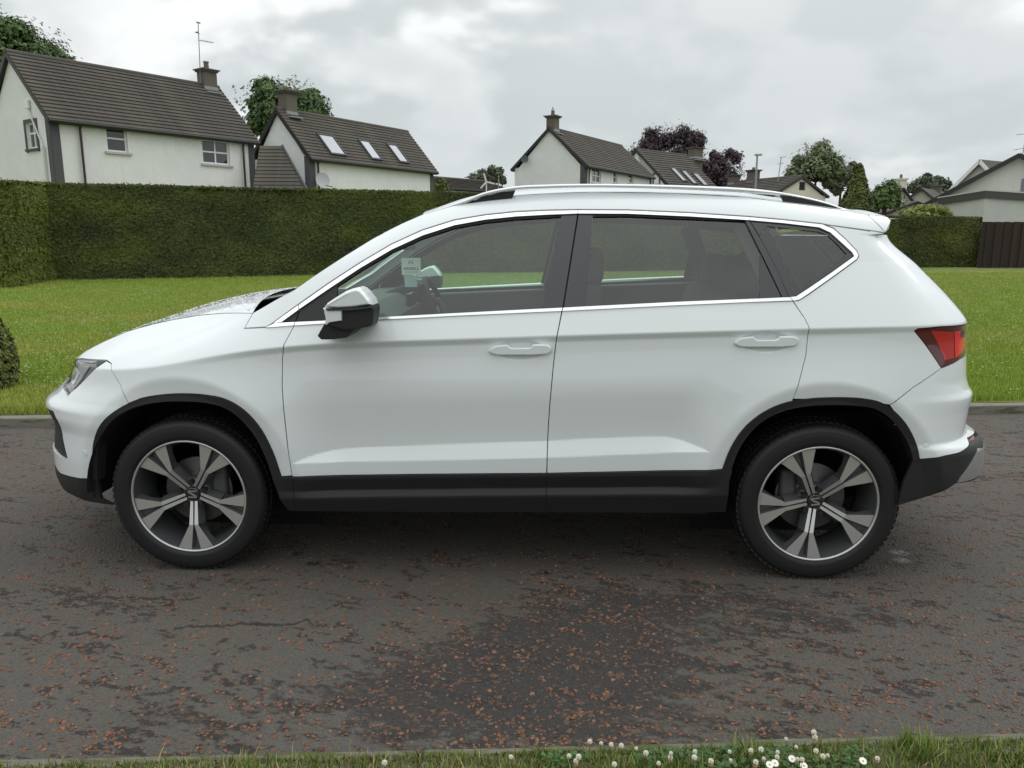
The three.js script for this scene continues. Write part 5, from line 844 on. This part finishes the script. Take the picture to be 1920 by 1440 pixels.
  { // silver emblem: two stacked half-strokes cut by a slanted slit
    const E = []; for (const sgn of [1, -1]) { const sh = new THREE.Shape([[-.0185, .0165], [.0165, .0165], [.0185, .0145], [.0185, .0105], [-.009, .0105], [-.009, .0085], [.012, -.0015], [.012, -.0045], [-.0165, .0055], [-.0185, .0085]].map(p => new THREE.Vector2(p[0] * sgn, p[1] * sgn))); const e = new THREE.ExtrudeGeometry(sh, { depth: .0016, bevelEnabled: false }); e.translate(0, 0, .0632); E.push(e); }
    const e = merge(E); e.rotateZ(turn < 0 ? .1 : 0); mesh('emblem', e, std(.62, .63, .64, .3, { metalness: .9 }), g);
  }
  for (let k = 0; k < 5; k++) { const b = new THREE.CylinderGeometry(.0105, .012, .03, 12); b.rotateX(Math.PI / 2); const a = turn + (k + .5) * Math.PI * 2 / 5; b.translate(.054 * Math.sin(a), -.054 * Math.cos(a), .055); mesh('wheel_bolt', b, glossBlack, g); }
  mesh('brake_disc', lathe([[.06, .012], [.075, .012], [.078, -.005], [.145, -.005], [.147, -.02], [.08, -.022]], 64), std(.13, .125, .12, .5, { metalness: .6 }), g);
  return g;
}
for (const [x, s, turn] of [[AXF, 1, .05], [AXR, 1, -.20], [AXF, -1, .4], [AXR, -1, .1]]) {
  const w = makeWheel(turn); w.position.set(x, HUB, s * .786); if (s < 0) w.rotation.y = Math.PI; car.add(w);
  const cal = rbox(.07, .15, .09, .02, x + (x < 0 ? .10 : -.10), HUB + .05, s * .765); mesh('brake_caliper', cal, std(.10, .10, .10, .6, { metalness: .3 }), car);
}
{ const list = []; for (const x of [AXF, AXR]) list.push(bar([x, HUB, -.72], [x, HUB, .72], .04)); mesh('axle', merge(list), shellBlack, car); }

// ---------------------------------------------------------------- the car: cabin
{
  const prof = (P, w0, w1, b = .015) => { const g = new THREE.ExtrudeGeometry(new THREE.Shape(P.map(p => new THREE.Vector2(...p))), { depth: w1 - w0 - 2 * b, bevelEnabled: true, bevelThickness: b, bevelSize: b, bevelSegments: 4, curveSegments: 8 }); g.translate(0, 0, w0 + b); return g; };
  mesh('dashboard', prof([[-1.02, 1.03], [-.80, 1.09], [-.60, 1.10], [-.50, 1.05], [-.50, .98], [-.58, .80], [-.62, .55], [-1.02, .55]], -.72, .72, .02), trimGrey, car);
  mesh('instrument_hood', prof([[-.70, 1.09], [-.55, 1.15], [-.49, 1.145], [-.50, 1.06], [-.66, 1.05]], -.54, -.20, .02), darkIn, car);
  mesh('dash_screen', rbox(.02, .13, .22, .008, -.50, 1.07, -.02), glossBlack, car);
  // steering wheel on the far side
  const sw = new THREE.Group(); sw.name = 'steering_wheel'; sw.position.set(-.40, 1.02, -.37); sw.rotation.set(0, 0, .42); car.add(sw);
  const ring = new THREE.TorusGeometry(.178, .016, 12, 48); ring.rotateY(Math.PI / 2); mesh('rim', ring, darkIn, sw);
  mesh('boss', rbox(.05, .12, .15, .02), darkIn, sw); mesh('spoke', merge([box(.02, .035, .34), box(.02, .17, .05, 0, -.09, 0)]), satin, sw);
  mesh('stalk', merge([bar([-.05, 0, .03], [-.04, .04, .2], .007), bar([-.05, 0, -.03], [-.04, .04, -.2], .007)]), darkIn, sw);
  // seats
  const seatBack = (x, y, w, h, wd, lean) => { const g = prof([[-.05, 0], [.06, 0], [.075, h * .5], [.05, h], [-.03, h], [-.06, h * .5]], -wd / 2, wd / 2, .035); g.rotateZ(-lean); g.translate(x, y, w); return g; };
  for (const w of [.37, -.37]) { const s = new THREE.Group(); s.name = 'front_seat'; car.add(s); mesh('cushion', rbox(.5, .16, .5, .06, 0, .55, w), seatCloth, s); mesh('backrest', seatBack(.22, .60, w, .60, .48, .22), seatCloth, s); mesh('headrest', rbox(.10, .17, .26, .045, .40, 1.285, w), seatCloth, s); mesh('post', merge([bar([.37, 1.15, w - .06], [.40, 1.25, w - .06], .006), bar([.37, 1.15, w + .06], [.40, 1.25, w + .06], .006)]), chrome, s); }
  const rs = new THREE.Group(); rs.name = 'rear_seat'; car.add(rs); mesh('cushion', rbox(.46, .18, 1.3, .06, .80, .55, 0), seatCloth, rs); mesh('backrest', seatBack(.98, .6, 0, .52, 1.3, .2), seatCloth, rs);
  for (const w of [.38, 0, -.38]) mesh('headrest', rbox(.11, .18, .27, .05, 1.12, 1.235, w), seatCloth, rs);
  mesh('parcel_shelf', rbox(.60, .03, 1.2, .01, 1.50, 1.04, 0), darkIn, car);
  // headlining with pillars inside the far side, grab handles
  mesh('headlining', gridGeo((s, t) => { const v = mix(-1, 1, s); return [mix(-.30, 1.66, t), 1.535 - .06 * (t - .35) ** 2 - .02 * v * v - .03 * Math.max(0, .2 - t), v * .62]; }, 16, 30), std(.42, .43, .42, .9), car);
  for (const s of [1, -1]) {
    mesh('pillar_trim', merge([[[.23, 1.07, .755], [.33, 1.5, .615], .055], [[1.19, 1.10, .755], [1.02, 1.47, .62], .05]].map(([a, b, w]) => { const A = new THREE.Vector3(a[0], a[1], a[2] * s), B = new THREE.Vector3(b[0], b[1], b[2] * s), L = A.distanceTo(B), g = new RoundedBoxGeometry(w * 2, L, .03, 2, .01); g.applyQuaternion(new THREE.Quaternion().setFromUnitVectors(new THREE.Vector3(0, 1, 0), B.clone().sub(A).normalize())); g.translate((A.x + B.x) / 2, (A.y + B.y) / 2, (A.z + B.z) / 2); return g; })), trimGrey, car);
    mesh('seat_belt', merge([bar([.34, 1.30, .66 * s], [.30, .7, .70 * s], .012)]), darkIn, car);
  }
  mesh('rear_view_mirror', merge([rbox(.03, .07, .24, .012, -.50, 1.385, 0), bar([-.50, 1.40, 0], [-.56, 1.47, 0], .008)]), darkIn, car);
}
{ // dealer's card hung from the rear-view mirror
  const card = (w, h, draw) => { const c = document.createElement('canvas'); c.width = w; c.height = h; const x = c.getContext('2d'); draw(x, w, h); const t = new THREE.CanvasTexture(c); t.colorSpace = THREE.SRGBColorSpace; return t; };
  const t = card(288, 248, (x, w, h) => { x.fillStyle = '#f2f5f2'; x.fillRect(0, 0, w, h); x.fillStyle = '#b5525c'; for (let k = 0; k < 3; k++) { x.save(); x.translate(106 + k * 27, 40 + (k % 2) * -8); x.fillRect(0, 0, 14, 52); x.restore(); } x.fillStyle = '#273040'; x.font = 'bold 62px sans-serif'; x.textAlign = 'center'; x.fillText('HAMILL', w / 2, 178); x.fillStyle = '#a0616a'; x.fillRect(40, 204, w - 80, 8); });
  const p = onSide(771, 499.5, 0), g = thing('hanging_card', 'white dealer card hung from the mirror inside the windscreen', 'card');
  g.position.set(CX + p[0] * CY, p[1], CZ + p[0] * SY); g.rotation.y = -YAW + .1;
  const back = mesh('card', box(.098, .086, .0015), std(.8, .82, .8, .7), g);
  const f = new THREE.PlaneGeometry(.096, .084); f.translate(0, 0, .0012); mesh('print', f, new THREE.MeshStandardMaterial({ map: t, roughness: .6 }), g);
  mesh('ticket', rbox(.062, .058, .002, .0008, -.003, -.076, -.003), std(.50, .66, .68, .6), g);
  mesh('string', bar([0, .043, 0], [.006, .105, 0], .0009, 5), std(.7, .7, .7), g);
}

// ---------------------------------------------------------------- near verge: grass, clover leaves, clover heads and daisies
{
  const R = rng(61), blade = gridGeo((s, t) => { const w = .0022 * (1 - t * t) + .0001; return [(s - .5) * 2 * w, t, .25 * t * t]; }, 1, 5);
  const list = [], tall = (px) => 0;
  const edge = x => nearKerbZ(x);
  const dens = x => { const p = 960 + x / 1.75 * F * .77; return .65 + .6 * sm(900, 1100, p) + .3 * sm(1550, 1650, p) - .25 * sm(420, 200, p); };
  for (let k = 0; k < 95000; k++) { const x = -3.0 + 6.0 * R(), z = edge(x) + .035 + .42 * Math.pow(R(), 1.3); if (R() > dens(x)) continue; list.push([x, z, (.014 + .045 * R() * R()) * (z < edge(x) + .12 ? .6 : 1)]); }
  const clump = (px, n, h, sp) => { const cx = onGround(px, 1425).x; for (let k = 0; k < n; k++) { const f = (R() + R() - 1) * sp; const x = cx + f; list.push([x, edge(x) + .05 + .10 * R(), h * (.5 + .6 * R())]); } };
  clump(1395, 120, .075, .06); clump(1705, 240, .085, .07); clump(330, 70, .06, .10); clump(480, 90, .06, .07); clump(640, 40, .07, .2); clump(1560, 60, .07, .1); clump(1850, 90, .06, .1);
  const im = new THREE.InstancedMesh(blade, leafMat, list.length), m = new THREE.Matrix4(), q = new THREE.Quaternion(), e = new THREE.Euler(), c = new THREE.Color();
  list.forEach(([x, z, h], i) => { e.set((R() - .5) * 1.0, R() * 6.283, (R() - .5) * .9); q.setFromEuler(e); m.compose(new THREE.Vector3(x, z < edge(x) + .12 ? .018 : .036, z), q, new THREE.Vector3(1, h, h)); im.setMatrixAt(i, m); const b = .6 + .6 * R(), dry = R() < mix(.45, .2, sm(-.3, .2, x)) ? .9 : .1; c.setRGB(mix(.15, .34, dry) * b, mix(.24, .28, dry) * b, mix(.038, .12, dry) * b); im.setColorAt(i, c); });
  im.name = 'verge_grass'; tag(im, 'rough grass along the near kerb', 'grass', null, 'stuff'); scene.add(im);
  // clover leaves in threes
  const lf = new THREE.CircleGeometry(.5, 7); lf.translate(.5, 0, 0); const tri = merge([0, 1, 2].map(k => { const g = lf.clone(); g.rotateZ(k * 2.094); return g; })); tri.rotateX(-Math.PI / 2); tri.deleteAttribute('uv');
  const cl = []; for (let k = 0; k < 2600; k++) { const p = 1030 + 560 * R(), x = onGround(p, 1420).x + (R() - .5) * .05, z = edge(x) + .09 + .3 * Math.pow(R(), 1.2); if (fbm(x * 7, z * 9, 3, 4) < .40) continue; cl.push([x, .045 + .028 * R(), z]); }
  const ci = new THREE.InstancedMesh(tri, leafMat, cl.length); cl.forEach(([x, y, z], i) => { e.set((R() - .5) * .9, R() * 6.28, (R() - .5) * .9); q.setFromEuler(e); const s = .005 + .004 * R(); m.compose(new THREE.Vector3(x, y, z), q, new THREE.Vector3(s, s, s)); ci.setMatrixAt(i, m); const b = .6 + .6 * R(); c.setRGB(.055 * b, .125 * b, .03 * b); ci.setColorAt(i, c); });
  ci.name = 'clover_leaves'; tag(ci, 'green clover leaves growing over the near kerb', 'clover', null, 'stuff'); scene.add(ci);
  // flower heads
  const petal = std(.70, .68, .58, .8), brown = std(.28, .17, .09, .85), stemM = std(.08, .13, .03, .8), dais = std(.78, .78, .74, .7), yolk = std(.55, .38, .03, .8);
  const headG = (() => { const L = []; for (let k = 0; k < 26; k++) { const u = 1 - 1.5 * (k + .5) / 26, f = k * 2.4, s = Math.sqrt(1 - u * u), g = new THREE.SphereGeometry(.0018, 5, 4); g.scale(1, 2.2, 1); g.rotateZ(-s * 1.1 * (u > 0 ? 1 : 1.6)); g.rotateY(-f); g.translate(Math.cos(f) * s * .0055, .0055 * u + .001, Math.sin(f) * s * .0055); L.push(g); } return merge(L); })();
  const skirtG = new THREE.ConeGeometry(.0062, .006, 9, 1, true).translate(0, -.0045, 0);
  const flower = (px, py, h, s, kind) => { const top = (() => { const x = onGround(px, py, .04 + h).x, p = onGround(px, py, .04 + h); return p; })(); const g = thing(kind === 'daisy' ? 'daisy' : 'clover_flower', kind === 'daisy' ? 'white daisy with yellow centre in the near verge' : kind === 'old' ? 'fading brownish clover head in the near verge' : 'white clover head in the near verge', 'flower', [top.x, .04, top.z], kind === 'daisy' ? 'daisies in the near verge' : kind === 'old' ? 'fading clover heads in the near verge' : 'white clover heads in the near verge');
    mesh('stem', bar([0, 0, 0], [0, h - .003, 0], .0007, 5), stemM, g);
    if (kind === 'daisy') { const P = []; for (let k = 0; k < 16; k++) { const b = new THREE.SphereGeometry(.0021, 5, 4); b.scale(2.4, .35, 1); b.translate(.0058, .0008, 0); b.rotateY(k / 16 * 6.283); P.push(b); } const hd = mesh('petals', merge(P), dais, g); hd.position.y = h; hd.rotation.x = .5; const yk = mesh('centre', new THREE.SphereGeometry(.003, 8, 6).scale(1, .5, 1), yolk, g); yk.position.set(0, h + .0012, .0004); return; }
    const hd = mesh('head', headG, petal, g); hd.position.y = h; hd.scale.setScalar(s); const sk = mesh('old_florets', skirtG, brown, g); sk.position.y = h; sk.scale.setScalar(s * (kind === 'old' ? 1.3 : .95)); };
  for (const [px, py, k] of [[1106, 1391, 'w'], [1127, 1394, 'w'], [1146, 1397, 'w'], [1165, 1399, 'w'], [1193, 1404, 'w'], [1211, 1413, 'w'], [1258, 1413, 'w'], [1257, 1421, 'old'], [1235, 1432, 'w'], [1067, 1418, 'w'], [1085, 1420, 'w'], [1080, 1428, 'old'], [1152, 1434, 'w'], [1302, 1421, 'w'], [1303, 1410, 'old'], [1333, 1428, 'old'], [1370, 1426, 'old'], [1368, 1410, 'w'], [1408, 1408, 'old'], [1427, 1406, 'w'], [1458, 1411, 'w'], [1457, 1420, 'old'], [1474, 1386, 'w'], [1493, 1401, 'w'], [1495, 1424, 'old'], [1504, 1425, 'w'], [1526, 1374, 'w'], [1528, 1383, 'old'], [1530, 1409, 'w'], [1543, 1419, 'w'], [1552, 1417, 'w'], [1645, 1423, 'old'], [1432, 1423, 'old'], [1417, 1430, 'old'], [721, 1431, 'w'], [958, 1420, 'w']]) flower(px, py, k === 'old' ? .055 : .06 + .02 * R(), .55 + .35 * R(), k);
  for (const [px, py] of [[1443, 1434], [1453, 1431], [1485, 1423], [1618, 1427], [1507, 1436]]) flower(px, py, .05, 1, 'daisy');
}

scene.traverse(o => { if (o.isMesh) { o.castShadow = true; o.receiveShadow = true; } });
renderer.render(scene, camera);
